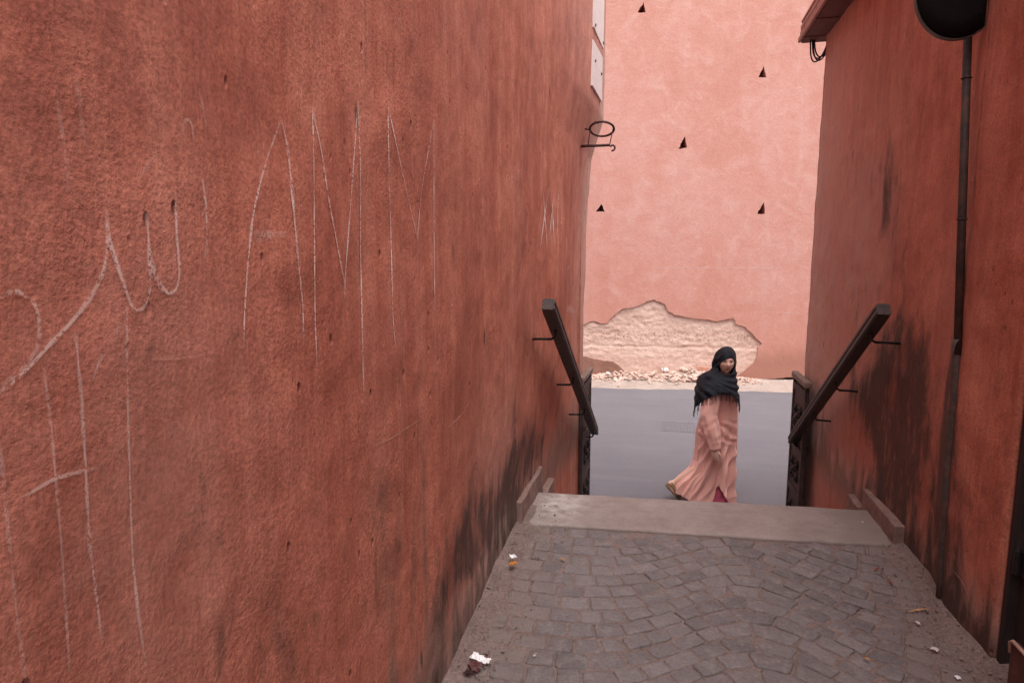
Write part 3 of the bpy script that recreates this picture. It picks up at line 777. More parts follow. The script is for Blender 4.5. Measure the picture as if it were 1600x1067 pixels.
# ---------------------------------------------------------------- open gate leaves at the foot of the steps
def gate(a, b, ztop, label):
    a, b = Vector(a), Vector(b); d = (b-a); L = d.length; d.normalize(); n = Vector((-d.y, d.x, 0))
    rot = Matrix((d, n, Vector((0, 0, 1)))).transposed()
    z0 = ZS+.03
    T = thing('gate_leaf', label, 'gate', (*((a+b)/2).to_2d(), z0), 'low gate leaves standing open at the foot of the steps')
    P = lambda s, o, z: a+d*s+n*o+Vector((0, 0, z))
    bm = bmesh.new(); H = ztop-z0
    for s in (.02, L-.02): box(bm, P(s, 0, z0+H/2), (.04, .034, H), rot, .004)
    for z in (z0+.04, z0+H*.32, z0+H*.60, ztop-.06): box(bm, P(L/2, 0, z), (L-.08, .036, .06), rot, .003)
    obj('gate_frame', bm, M['gatewood'], T, smooth=False)
    bm = bmesh.new(); box(bm, P(L/2, 0, z0+H*.5), (L-.085, .012, H-.14), rot)
    obj('gate_panel', bm, M['rustiron'], T, smooth=False)
    bm = bmesh.new(); box(bm, P(L/2, 0, ztop+.028), (L+.06, .058, .055), rot, .014)
    obj('top_rail', bm, M['cap'], T, smooth=False)
    side = -1 if P(0, 1, 0).x > a.x else 1
    if a.x < 0: side = -side
    for z in (z0+H*.18, z0+H*.46, z0+H*.79):
        bm = bmesh.new()
        for (cs, cz, r, t0) in ((.32, .055, .05, 0), (.68, .055, .05, 2), (.32, -.055, .05, 1), (.68, -.055, .05, 3.5), (.5, 0, .045, 2)):
            pts = []
            for k in range(15):
                t = k/14; rr = r*(1-.75*t); an = t0+t*7.5
                pts.append(P(L*cs+rr*math.cos(an), side*.020, z+cz+rr*math.sin(an)))
            tube(bm, pts, .0075, 6)
            r_ = bmesh.ops.create_icosphere(bm, subdivisions=2, radius=.014, matrix=Matrix.Translation(P(L*cs, side*.022, z+cz)))
        obj('scroll_ornament', bm, M['iron'], T)
    return T
gate((1.168, 5.52, 0), (1.166, 6.02, 0), .47, 'low gate leaf with iron scrolls standing open beside the sooty wall')
gate((-.690, 5.66, 0), (-.672, 6.18, 0), .405, 'low gate leaf with iron scrolls standing open beside the chalk covered wall')

# ---------------------------------------------------------------- things fixed to the left wall near the corner
def plate(pxs, label, screws):
    pts = []
    for p in pxs:
        h = onX(p[0], p[1], p[2]); pts.append(h)
    c = sum(pts, Vector())/len(pts); n = (pts[1]-pts[0]).cross(pts[2]-pts[0]).normalized()
    if n.x < 0: n = -n
    T = thing('wall_plate', label, 'plate', tuple(c), 'white plates screwed high on the wall')
    bm = bmesh.new(); A = [bm.verts.new(p+n*.012) for p in pts]; B = [bm.verts.new(p-n*.03) for p in pts]; k = len(pts)
    bm.faces.new(A); bm.faces.new(B[::-1])
    for i in range(k): bm.faces.new((A[i], B[i], B[(i+1) % k], A[(i+1) % k]))
    bmesh.ops.recalc_face_normals(bm, faces=bm.faces)
    obj('plate_face', bm, M['plate'], T, smooth=False)
    for (u, v) in screws:
        p = pts[0].lerp(pts[1], u).lerp(pts[3].lerp(pts[2], u), v)
        bm = bmesh.new(); bmesh.ops.create_icosphere(bm, subdivisions=2, radius=.02, matrix=Matrix.Translation(p+n*.014) @ Matrix.Diagonal((.6, 1, 1, 1)))
        obj('screw', bm, M['screw'], T)
def lwx(y, z): return left_plan(y, z)[0]
def plate_at(y0, y1, z0, z1, sk, label, screws):
    o = .012
    q = [Vector((lwx(y0, z0)+o, y0, z0)), Vector((lwx(y1, z0)+o, y1, z0+sk)), Vector((lwx(y1, z1)+o, y1, z1)), Vector((lwx(y0, z1)+o, y0, z1))]
    cx = np.polyfit([p.y for p in q], [p.x for p in q], 1)
    for p in q: p.x = float(np.polyval(cx, p.y))
    T = thing('wall_plate', label, 'plate', (q[0].x, (y0+y1)/2, z0), 'white plates screwed high on the wall')
    n = (q[1]-q[0]).cross(q[3]-q[0]).normalized()
    bm = bmesh.new(); A = [bm.verts.new(p+n*.004) for p in q]; B = [bm.verts.new(p-n*.012) for p in q]
    bm.faces.new(A); bm.faces.new(B[::-1])
    for i in range(4): bm.faces.new((A[i], B[i], B[(i+1) % 4], A[(i+1) % 4]))
    obj('plate_face', bm, M['plate'], T, smooth=False)
    for (u, v) in screws:
        p = q[0].lerp(q[1], u).lerp(q[3].lerp(q[2], u), v)
        bm = bmesh.new(); bmesh.ops.create_icosphere(bm, subdivisions=2, radius=.014, matrix=Matrix.Translation(p+n*.006) @ Matrix.Diagonal((.6, 1, 1, 1)))
        obj('screw', bm, M['screw'], T)
plate_at(5.24, 5.72, 2.86, 3.20, -.02, 'small white plate with two screws below the taller plate', [(.2, .62), (.85, .58)])
plate_at(5.26, 5.76, 3.30, 3.80, -.02, 'taller white plate cut by the top of the photo, above the small plate', [(.1, .06), (.95, .08)])
# iron ring bracket
RB = thing('ring_bracket', 'brown iron flower pot ring on a scrolled arm sticking out of the wall corner', 'bracket', (-.66, 5.3, 2.3))
ywall = 5.30
def RBp(x, y): return onY(x, y, ywall)
c0 = RBp(940.5, 202); ex = (RBp(959.5, 202)-RBp(922, 202))/2; zz = .0
bm = bmesh.new()
wring = ex.length
pts = [c0+Vector((math.cos(a)*wring, math.sin(a)*wring*.9, -math.sin(a)*wring*.42)) for a in np.linspace(0, 2*math.pi, 41)]
tube(bm, pts, .009, 8, False); obj('ring', bm, M['rustiron'], RB)
p0, p1 = RBp(917, 227), RBp(953, 228.5)
bm = bmesh.new()
bmesh.ops.create_cube(bm, size=1, matrix=Matrix.Translation((p0+p1)/2+Vector((-.03, 0, 0))) @ Matrix.Diagonal(((p1-p0).length+.06, .022, .018, 1)))
pts = []
for k in range(18):
    t = k/17; a = -math.pi*.5-.2+t*4.6; r = .026*(1-.45*t); pts.append(p1+Vector((.018+r*math.cos(a), 0, -.012-r*math.sin(-a)*1)))
tube(bm, pts, .007, 8); obj('arm', bm, M['rustiron'], RB)
for (q0, q1, rr_) in ((p1+Vector((-.004, 0, .0)), c0+Vector((wring*.92, 0, 0)), .004), (p0+Vector((.01, 0, 0)), c0+Vector((-wring*.98, 0, 0)), .004), (c0+Vector((-wring*.98, 0, 0)), c0+Vector((-wring*1.0-.05, 0, .01)), .007)):
    bm = bmesh.new(); tube(bm, [q0, q1], rr_, 6); obj('stay', bm, M['rustiron'], RB)
bm = bmesh.new()
for k in range(7):
    a = k*.9; p = c0+Vector((-wring*.62+.006*k, -wring*.68, wring*.33)); tube(bm, [p, p+Vector((.014*math.cos(a), .004, .016+.008*math.sin(a*2)))], [.003, .0012], 5)
obj('wire_twist', bm, M['iron'], RB)

# ---------------------------------------------------------------- board eave, cables, pole, dark sign, door on the right
EV = thing('board_eave', 'reddish boarded eave box projecting above the right wall corner', 'eave', (1.12, 6.0, 3.3))
ya, yb = 3.6, 6.12
xo, zo = 1.052, 3.325        # outer lower edge
bm = bmesh.new(); bs = bmesh.new()
segs = [6.16, 5.98, 5.55, 5.1, 4.65, 4.2, 3.6]
for i, (y1, y0) in enumerate(zip(segs, segs[1:])):
    g = .010; L = y1-y0-2*g; yc = (y0+y1)/2
    for r in range(3):
        box(bm, Vector((xo+.01+.006*(r % 2)+.008*r, yc, zo+.026+r*.05)), (.022, L, .039), None, .003)
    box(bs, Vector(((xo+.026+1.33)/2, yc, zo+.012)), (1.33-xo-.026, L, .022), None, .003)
    if i == 0:
        box(bm, Vector(((xo+.026+1.33)/2, y1-.012, zo+.08)), (1.33-xo-.026, .02, .13), None, .003)
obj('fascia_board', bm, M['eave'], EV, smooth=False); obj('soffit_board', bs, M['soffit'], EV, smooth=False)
bm = bmesh.new(); box(bm, Vector((1.21, (3.6+6.12)/2, zo+.095)), (.25, 2.48, .13)); obj('core_beam', bm, M['soffit'], EV, smooth=False)
bm = bmesh.new(); box(bm, Vector((1.215, (3.6+6.14)/2, zo+.175)), (.29, 2.56, .022), None, .004); obj('eave_cap', bm, M['eave'], EV, smooth=False)
CB = thing('cable_bundle', 'loop of dark cables hanging under the end of the boarded eave', 'cables', (1.2, 6.05, 3.2))
for (w, dp, off) in ((.06, .26, 0), (.045, .22, .014), (.035, .24, .02), (.03, .2, .03)):
    pts = []
    for k in range(21):
        t = k/20; a = math.pi*t
        pts.append((1.175+off*1.2-.04*math.cos(a)-w*.35*math.sin(a)+(.075*t), 6.06+.05*t+off, zo+.02-dp*math.sin(a)**.8*(.9-.25*t)+.02*t))
    bm = bmesh.new(); tube(bm, pts, .006, 7); obj('cable', bm, M['cable'], CB)
PO = thing('sign_pole', 'thin dark pole with a thicker lower sleeve standing against the right wall', 'pole', (1.24, 3.22, 0))
pt, pm, pf = onX(1512, 62, 1.240), onX(1497, 530, 1.246), onX(1471, 925, 1.262)
pe = pt+(pt-pm)*.35
bm = bmesh.new(); tube(bm, [pm-(pt-pm)*.05, pm.lerp(pt, .5), pe], .0165, 16); obj('pole_tube', bm, M['pipe'], PO)
bm = bmesh.new(); pts = [pf.lerp(pm, k/14)+Vector((.003*math.sin(k*.7), .003*math.sin(k), 0)) for k in range(15)]; pts[0].z = -.02; tube(bm, pts, [.0205+.002*nz(k*.9, 1, 2) for k in range(12)]+[.0205, .020, .0195], 18); obj('pole_sleeve', bm, M['sleeve'], PO)
for z in (1.7, 2.3):
    bm = bmesh.new(); tube(bm, [pm.lerp(pt, (z-pm.z)/(pt.z-pm.z))+Vector((.0185*math.cos(a), .0185*math.sin(a), 0)) for a in np.linspace(0, 6.28, 17)], .003, 6, False); obj('clip', bm, M['pipe'], PO)
SG = thing('round_sign', 'dark back of a round metal sign fixed at the top of the thin pole', 'sign', (1.16, 3.19, 2.64))
cz = 2.644; cxs = 1.162; ra, rb = .171, .206
bm = bmesh.new(); n = 56
def el(k, f, y): a = 2*math.pi*k/n; return (min(cxs+ra*f*math.cos(a), 1.255+.006*f), y, cz+rb*f*math.sin(a))
r0 = [bm.verts.new(el(k, .965, 3.177)) for k in range(n)]; r1 = [bm.verts.new(el(k, .6, 3.174)) for k in range(n)]; c1 = bm.verts.new((cxs, 3.173, cz))
for k in range(n):
    bm.faces.new((r0[k], r0[(k+1) % n], r1[(k+1) % n], r1[k])); bm.faces.new((r1[k], r1[(k+1) % n], c1))
b0 = [bm.verts.new(el(k, .965, 3.203)) for k in range(n)]
for k in range(n): bm.faces.new((r0[k], b0[k], b0[(k+1) % n], r0[(k+1) % n]))
bm.faces.new(b0)
bmesh.ops.recalc_face_normals(bm, faces=bm.faces); obj('sign_face', bm, M['signback'], SG)
bm = bmesh.new(); rr = []
for (f, y) in ((.975, 3.171), (1.0, 3.171), (1.0, 3.192), (.975, 3.192)):
    rr.append([bm.verts.new(el(k, f, y)) for k in range(n)])
for A, B in zip(rr, rr[1:]+rr[:1]):
    for k in range(n): bm.faces.new((A[k], A[(k+1) % n], B[(k+1) % n], B[k]))
bmesh.ops.recalc_face_normals(bm, faces=bm.faces); obj('sign_rim', bm, M['rim'], SG, smooth=False)
DR = thing('door', 'dark door with iron hinges at the right edge of the photo', 'door', (1.33, 2.1, 0))
bm = bmesh.new(); box(bm, Vector((1.335, 2.075, 1.16)), (.05, 1.02, 2.32), None, .004)
for yy in (2.45, 2.2, 1.95, 1.7): box(bm, Vector((1.307, yy, 1.16)), (.016, .012, 2.3), None, .002)
obj('door_leaf', bm, M['door'], DR, smooth=False)
bm = bmesh.new(); box(bm, Vector((1.32, 2.598, 1.16)), (.09, .028, 2.32), None, .004); obj('door_frame', bm, M['door'], DR, smooth=False)
for z in (.44, 1.10, 1.95):
    bm = bmesh.new(); tube(bm, [(1.285, 2.565, z-.045), (1.285, 2.565, z+.045)], .013, 12); tube(bm, [(1.285, 2.565, z+.045), (1.285, 2.565, z+.056)], [.009, .004], 10)
    box(bm, Vector((1.300, 2.53, z)), (.012, .06, .085)); obj('hinge', bm, M['iron'], DR, smooth=False)
BD = thing('low_board', 'low reddish board with a pale worn top edge in front of the dark door', 'board', (1.21, 1.9, 0))
bm = bmesh.new(); box(bm, Vector((1.215, 1.89, .115)), (.022, .99, .235), None, .003); obj('board_panel', bm, M['board'], BD, smooth=False)
bm = bmesh.new(); tube(bm, [(1.205, 2.385, .19), (1.203, 2.388, .225), (1.202, 2.37, .240), (1.202, 2.2, .240), (1.202, 1.8, .238), (1.202, 1.4, .236)], .0065, 10); obj('board_edging', bm, M['paleedge'], BD)

# ---------------------------------------------------------------- rubble and litter
def chunk(rng, c, r, flat=.7, sub=2):
    bm = bmesh.new(); bmesh.ops.create_icosphere(bm, subdivisions=sub, radius=1)
    s = Vector((rng.uniform(.6, 1.3), rng.uniform(.6, 1.2), rng.uniform(.45, 1)*flat)); o = Vector((rng.uniform(0, 99), rng.uniform(0, 99), 0))
    rot = Matrix.Rotation(rng.uniform(0, 6.28), 3, 'Z') @ Matrix.Rotation(rng.uniform(-.5, .5), 3, 'X')
    planes = [(Vector((rng.gauss(0, 1), rng.gauss(0, 1), rng.gauss(0, 1))).normalized(), rng.uniform(.45, .8)) for _ in range(9)]
    for v in bm.verts:
        p = v.co.copy()
        for n, d in planes:
            e = p.dot(n)-d
            if e > 0: p -= n*e
        p *= 1+.12*nz(*(p*2+o))
        v.co = rot @ Vector((p.x*s.x, p.y*s.y, p.z*s.z))*r+Vector(c)
    return bm
def merge(bms):
    vs, fs = [], []
    for b in bms:
        k = len(vs); b.verts.ensure_lookup_table(); b.verts.index_update()
        vs += [v.co.copy() for v in b.verts]; fs += [tuple(k+v.index for v in f.verts) for f in b.faces]; b.free()
    return mesh(vs, fs)
rg = random.Random(5)
def heap(u):   # height of the heap along the wall
    return .03+.19*math.exp(-((u-.62)/.55)**2)+.13*math.exp(-((u+.55)/.55)**2)+.10*math.exp(-((u-1.7)/.45)**2)
bl = []
um = far_uv(1145, 597)[0]
for k in range(1700):
    u = rg.uniform(-2.6, um+.55) if k % 7 else rg.gauss(.5, .7)
    H = heap(u); fade = sstep(um+.6, um-.25, u)
    o = abs(rg.gauss(0, .26))+.0
    z = ZS+.03+max(0, H*fade*(1-o/.6))*rg.uniform(.25, 1)
    r = rg.choice([.012, .016, .022, .028, .036, .05, .066])*rg.uniform(.7, 1.2)*(.55+.5*fade)
    if o > .45: r *= .5
    bl.append(chunk(rg, far_pt(u, z, o-.02), r, .8, 1 if r < .03 else 2))
o = obj('rubble', merge(bl), M['rubble'], smooth=False); tag(o, 'heap of broken plaster and stone along the foot of the far wall', 'rubble', kind='stuff')
def crumple(c, r, seed, flat, m, name, label, cat, group=None):
    bm = bmesh.new(); bmesh.ops.create_icosphere(bm, subdivisions=4, radius=1)
    for v in bm.verts:
        p = v.co; q = 1+.45*noise.turbulence(p*1.6+Vector((seed, 0, 0)), 3, False)-.35
        q *= 1+.15*abs(nz(*(p*5+Vector((seed, 3, 0)))))
        v.co = Vector((p.x*r*1.2, p.y*r*.8, p.z*r*flat))*q+Vector(c)
    o = obj(name, bm, m, smooth=False); tag(o, label, cat, group); return base_mesh(o, (c[0], c[1], c[2]-r*flat*.7))
pu, pz = far_uv(1038, 583); crumple(far_pt(pu, ZS+.22, .10), .085, 3., .5, M['whitebag'], 'plastic_bag', 'larger crumpled white plastic bag on top of the rubble heap', 'plastic bag')
pu, pz = far_uv(949, 590); crumple(far_pt(pu, ZS+.13, .16), .05, 8., .7, M['whitebag'], 'plastic_bag', 'smaller white plastic scrap in the rubble near the left gate leaf', 'plastic bag')
bm = chunk(rg, far_pt(far_uv(1096, 580)[0], ZS+.16, .05), .1, 1.6); 
pu, _ = far_uv(1097, 580)
bm.free(); bm = bmesh.new(); rot = Matrix.Rotation(math.atan2(FE.y, FE.x), 3, 'Z') @ Matrix.Rotation(R(14), 3, 'X')
box(bm, far_pt(pu, ZS+.16, .06), (.24, .035, .26), rot, .006); bmesh.ops.subdivide_edges(bm, edges=bm.edges[:], cuts=3, use_grid_fill=True)
for v in bm.verts: v.co += Vector((nz(*(v.co*6)), 0, nz(*(v.co*6+Vector((4, 4, 4))))))*.03
o = obj('plaster_slab', bm, M['chunk'], smooth=False); tag(o, 'salmon slab of fallen plaster leaning on the bare earth behind the woman', 'plaster slab'); base_mesh(o, far_pt(pu, ZS+.03, .06))
# drain grate
gp = onZ(1059, 667, ZS)
GR = thing('drain_grate', 'worn dusty drain grate set in the street behind the woman', 'grate', (gp.x, gp.y, ZS))
bm = bmesh.new(); W, D = .46, .50
k = NT('dusty_grate'); M['grate'] = k.fin(k.mix(k.rng(k.noise(30, 4), .3, .7), (.13, .122, .135), (.165, .155, .17)), .7, None, .3)
for i in range(11):
    box(bm, gp+Vector((-W/2+W*i/10, 0, .001)), (.022, D, .010), None, .002)
obj('grate_bars', bm, M['grate'], GR, smooth=False)
for s in (-1, 1):
    bm = bmesh.new(); box(bm, gp+Vector((0, s*(D/2+.012), .0)), (W+.03, .02, .010), None, .002)
    obj('grate_frame', bm, M['grate'], GR, smooth=False)
# litter in the alley
g = onZ(746, 1040, .02)
LT = thing('paper_wrapper', 'crumpled white and maroon paper wrapper on the dust at the lower left', 'litter', (g.x, g.y, 0))
def ribbon(pts, w, up, seed, wob=.006):
    vs = []; n = len(pts)
    P = []
    for a, b in zip(pts, pts[1:]):
        for t in range(6): P.append(Vector(a).lerp(Vector(b), t/6))
    P.append(Vector(pts[-1]))
    for i, p in enumerate(P):
        t = (P[min(i+1, len(P)-1)]-P[max(i-1, 0)]).normalized(); s = t.cross(up).normalized()
        for j in range(6):
            f = j/5-.5; q = p+s*(f*w*(1+.2*nz(i*.4, seed, 1)))+Vector((0, 0, .35*w*math.cos(f*3)*.5))
            vs.append(q+Vector((nz(i*.9, j*.9, seed), nz(i*.9, j*.9, seed+5), nz(i*.9, j*.9, seed+8)))*wob)
    bm = bmesh.new(); me = mesh(vs, grid_faces(len(P), 6)); bm.from_mesh(me); bpy.data.meshes.remove(me)
    r = bmesh.ops.solidify(bm, geom=bm.faces[:], thickness=.0012); return bm
def gp_(x, y, z=.01): return onZ(x, y, z)
def sheet(c, ang, L, Wd, hgt, seed):
    vs = []; n, m = 26, 18; ca, sa = math.cos(ang), math.sin(ang)
    for i in range(n):
        for j in range(m):
            u, v = (i/(n-1)-.5)*L, (j/(m-1)-.5)*Wd
            q = abs(nz(u*42, v*42, seed))+.5*abs(nz(u*95, v*95, seed+3))
            u2, v2 = u*(1-.25*abs(nz(v*30, 2, seed)))+.006*nz(u*50, v*50, seed+7), v*(1-.3*abs(nz(u*25, 5, seed)))+.006*nz(u*50, v*50, seed+11)
            vs.append(Vector(c)+Vector((u2*ca-v2*sa, u2*sa+v2*ca, .002+hgt*q+hgt*.8*max(0, nz(u*18, v*18, seed+5)))))
    bm = bmesh.new(); me = mesh(vs, grid_faces(n, m)); bm.from_mesh(me); bpy.data.meshes.remove(me)
    bmesh.ops.solidify(bm, geom=bm.faces[:], thickness=.0008); return bm
obj('paper_sheet', sheet(gp_(750, 1031, .016), -.35, .085, .036, .016, 2.), M['paper'], LT, smooth=False)
obj('printed_foil', sheet(gp_(742, 1043, .018), -.5, .062, .040, .018, 6.), M['brownwrap'], LT, smooth=False)
crumple(gp_(731, 1050, .02), .017, 4., .6, M['darkclod'], 'dark_clod', 'dark clod touching the white paper wrapper', 'clod')
crumple(gp_(758, 1023, .014), .011, 5., .6, M['darkclod'], 'dark_clod', 'small dark clod just beyond the white paper wrapper', 'clod')
g = gp_(802, 879, .012)
FB = thing('foil_wrapper', 'twisted orange and silver foil sweet wrapper beside the left wall', 'litter', (g.x, g.y, 0))
obj('foil_sheet', sheet(gp_(802, 882, .034), 1.2, .05, .030, .018, 11.), M['foil'], FB, smooth=False)
obj('silver_lining', sheet(gp_(802, 872, .036), .6, .036, .026, .018, 15.), M['paper'], FB, smooth=False)
def bit(name, a, b, w, m, label, cat, group=None, seed=1.):
    w *= .7; b = (a[0]+(b[0]-a[0])*.75, a[1]+(b[1]-a[1])*.75) if 'scrap' in name else b
    o = obj(name, ribbon([gp_(*a), ((Vector(gp_(*a))+Vector(gp_(*b)))/2+Vector((0, 0, .004))), gp_(*b)], w, Vector((0, 0, 1)), seed, .002), m, smooth=False)
    tag(o, label, cat, group); base_mesh(o, tuple(gp_(*a, 0.004)))
bit('dry_leaf', (875, 872), (883, 875), .016, M['leaf'], 'small dry leaf on the setts near the landing', 'leaf')
bit('straw_stick', (1421, 955), (1451, 951), .010, M['straw'], 'orange brown splinter of wood on the dust by the right wall', 'splinter', None, 3.)
bit('dry_leaf', (1349, 1027), (1359, 1031), .012, M['leaf'], 'curled yellow leaf on the setts at the lower right', 'leaf', None, 4.)
bit('red_scrap', (1389, 907), (1397, 915), .010, M['redbit'], 'thin dark red scrap on the dust by the right wall', 'scrap', None, 6.)
bit('red_scrap', (1367, 891), (1373, 885), .012, M['redbit'], 'curled red and pale scrap near the right end of the landing', 'scrap', None, 7.)
bit('paper_scrap', (1494, 1056), (1501, 1063), .022, M['paper'], 'white paper scrap at the bottom right beside the wall', 'scrap', None, 8.)
bit('paper_scrap', (1432, 971), (1438, 977), .016, M['chip'], 'pale paper scrap just below the orange splinter', 'scrap', None, 9.)
bit('paper_scrap', (1345, 816), (1352, 817), .02, M['chip'], 'white chip on the dusty right end of the landing', 'scrap', None, 10.)
bit('paper_scrap', (833, 1024), (839, 1024), .01, M['chip'], 'pale chip on the setts right of the white wrapper', 'scrap', None, 12.)
bit('paper_scrap', (1455, 1012), (1470, 1018), .03, M['chip'], 'torn pale grey scrap trodden into the dust near the bottom right', 'scrap', None, 14.)
# loose grit along both margins
rg = random.Random(21); bl = []
for k in range(2600):
    left = rg.random() < .48; y = rg.uniform(1.2, 4.0)
    if left: x = interp(LX, y)+abs(rg.gauss(0, .13))+.01
    else: x = interp(RX, y)-abs(rg.gauss(0, .16))-.01
    if y > slab_edge_n(x) and rg.random() < .85: continue
    r = rg.choice([.0016, .002, .0026, .0034, .005, .0075])*rg.uniform(.7, 1.2)
    zb_ = (.004 if y < slab_edge_n(x) else .017)+max(0, (-.56-x))*.16+max(0, x-1.12)*.16
    bl.append(chunk(rg, (x, y, zb_+r*.4), r, .8, 1))
for k in range(220):
    x, y = rg.uniform(-.6, 1.1), rg.uniform(1.3, 3.5); r = rg.uniform(.0014, .0034); bl.append(chunk(rg, (x, y, .0005), r, .8, 1))
o = obj('grit', merge(bl), M['grit'], smooth=False); tag(o, 'loose grit and crumbs of plaster along the wall bases', 'grit', kind='stuff')

# ---------------------------------------------------------------- the woman (local x = walking direction, -y = towards the alley)
WP = Vector((.568, 6.55, ZS))
W = thing('person', 'woman in a pink robe and black fringed headscarf walking past and looking back', 'person', tuple(WP))
HC = Vector((.052, -.012, 1.484)); FD = Vector((.13, -.985, -.04)).normalized()     # head centre, face direction
FR = FD.cross(Vector((0, 0, 1))).normalized(); FU = FR.cross(FD).normalized()
HF = HC+FD*.046+FR*.004; HH = HC+FD*.024+FR*.004
def limb(bm, pts, rad, n=16):
    P = [Vector(p) for p in pts]; Q, RR = [], []
    for i in range(len(P)-1):
        for k in range(8):
            t = k/8; Q.append(P[i].lerp(P[i+1], t)); RR.append(rad[i]+(rad[i+1]-rad[i])*t)
    Q.append(P[-1]); RR.append(rad[-1])
    for _ in range(2):
        Q = [Q[0]]+[(a+2*b+c)/4 for a, b, c in zip(Q, Q[1:], Q[2:])]+[Q[-1]]
    tube(bm, Q, RR, n)
    for p, r in ((Q[0], RR[0]), (Q[-1], RR[-1])): bmesh.ops.create_icosphere(bm, subdivisions=3, radius=r*.995, matrix=Matrix.Translation(p))
def g2(a, b, s, t): return math.exp(-(a/s)**2-(b/t)**2)
bm = bmesh.new()
r = bmesh.ops.create_uvsphere(bm, u_segments=120, v_segments=90, radius=1)
for v in r['verts']:
    d = v.co.normalized(); fx, fy, fz = d.x, d.y, d.z            # fy forward
    p = Vector((fx*.075, fy*.090, fz*.114))
    if fz < 0: p.x *= 1-.22*(-fz)**1.5; p.y *= 1-.05*(-fz)
    if fy > 0:
        X, Z = p.x, p.z
        o = 0
        o += .021*g2(X, Z+.020, .011, .016)+.010*g2(X, Z+.002, .008, .022)          # nose
        o -= .011*(g2(X-.029, Z-.010, .016, .012)+g2(X+.029, Z-.010, .016, .012))   # sockets
        o += .006*(g2(X-.030, Z-.010, .011, .007)+g2(X+.030, Z-.010, .011, .007))   # eyeballs
        o += .0045*(g2(X-.028, Z-.028, .020, .007)+g2(X+.028, Z-.028, .020, .007))  # brows
        o += .005*(g2(X-.040, Z+.020, .018, .018)+g2(X+.040, Z+.020, .018, .018))   # cheeks
        o += .006*g2(X, Z+.053, .021, .006)+.006*g2(X, Z+.066, .017, .006)-.004*g2(X, Z+.0595, .024, .003)  # lips
        o -= .004*g2(X, Z+.077, .02, .006)
        o += .008*g2(X, Z+.095, .018, .016)                                          # chin
        p.y += o*sstep(0, .5, fy)
    v.co = HF+FR*p.x+FD*p.y+FU*p.z
limb(bm, [(.03, 0, 1.27), (.05, -.005, 1.36), (.062, -.012, 1.44)], [.055, .048, .05])
limb(bm, [(-.01, .0, .84), (.0, 0, 1.0), (.015, 0, 1.15), (.02, 0, 1.27)], [.10, .09, .095, .075], 20)
limb(bm, [(.0, -.15, 1.25), (.02, 0, 1.27), (.0, .15, 1.25)], [.05, .07, .05])
limb(bm, [(-.0, .09, .86), (.12, .085, .47), (.0, .085, .09)], [.085, .055, .036])
limb(bm, [(.0, .085, .075), (.06, .085, .05), (.155, .085, .035)], [.035, .032, .022])
limb(bm, [(-.03, -.08, .86), (-.10, .0, .43), (-.405, .008, .185)], [.085, .042, .028])
limb(bm, [(-.425, -.002, .18), (-.40, -.002, .10), (-.34, -.002, .04)], [.034, .032, .022])
SH, EL, WR = Vector((-.05, -.165, 1.25)), Vector((-.085, -.235, .98)), Vector((-.035, -.262, .67))
limb(bm, [SH, EL, WR], [.045, .036, .024])
SH2, EL2, WR2 = Vector((.0, .165, 1.25)), Vector((.0, .225, .98)), Vector((.07, .20, .70))
limb(bm, [SH2, EL2, WR2], [.045, .036, .024])
def hand(bm, wr, down, fwd, out):
    """palm, four bent fingers and a thumb; down = along the hand, fwd = thumb side, out = back of the hand"""
    limb(bm, [wr, wr+down*.02], [.024, .026], 12)
    c = wr+down*.055
    r = bmesh.ops.create_uvsphere(bm, u_segments=24, v_segments=16, radius=1)
    for v in r['verts']: p = v.co.copy(); v.co = c+fwd*(p.x*.040)+out*(p.y*.016)+down*(p.z*.050)
    for k, (o, L, cu) in enumerate(((.030, .070, .55), (.010, .079, .65), (-.010, .073, .75), (-.029, .058, .85))):
        p = wr+down*.088+fwd*o; a = .25; P = [p]; Q = p
        for s, (f, da) in enumerate(((.45, 0), (.32, cu), (.23, cu*.8))):
            a += da; Q = Q+(down*math.cos(a)-out*math.sin(a))*L*f; P.append(Q)
        limb(bm, P, [.0092, .0086, .0078, .0066], 10)
    t0 = wr+down*.035+fwd*.030
    limb(bm, [t0, t0+down*.028+fwd*.018-out*.008, t0+down*.055+fwd*.020-out*.016, t0+down*.076+fwd*.014-out*.022], [.0135, .011, .0095, .0075], 10)
hd = Vector((.05, -.02, -1)).normalized()
hf = Vector((.8, -.55, 0)); hf = (hf-hd*hf.dot(hd)).normalized(); ho = hd.cross(hf).normalized()
if ho.y > 0: ho = -ho
hand(bm, WR-hd*.0, hd, hf, ho)
hd2 = Vector((.35, -.05, -1)).normalized(); hf2 = Vector((1, 0, .3)); hf2 = (hf2-hd2*hf2.dot(hd2)).normalized(); ho2 = hd2.cross(hf2).normalized()
if ho2.y < 0: ho2 = -ho2
hand(bm, WR2, hd2, hf2, ho2)
bmesh.ops.translate(bm, verts=bm.verts, vec=WP)
tmp = bpy.data.meshes.new('t'); bm.to_mesh(tmp); bm.free()
o = bpy.data.objects.new('t', tmp); COL.objects.link(o)
md = o.modifiers.new('r', 'REMESH'); md.mode = 'VOXEL'; md.voxel_size = .0032
md2 = o.modifiers.new('s', 'SMOOTH'); md2.factor = .5; md2.iterations = 2
bodyme = evalmesh(o)
ca = bodyme.color_attributes.new('paint', 'FLOAT_COLOR', 'POINT')
buf = np.zeros((len(bodyme.vertices), 4), np.float32); buf[:, 3] = 1
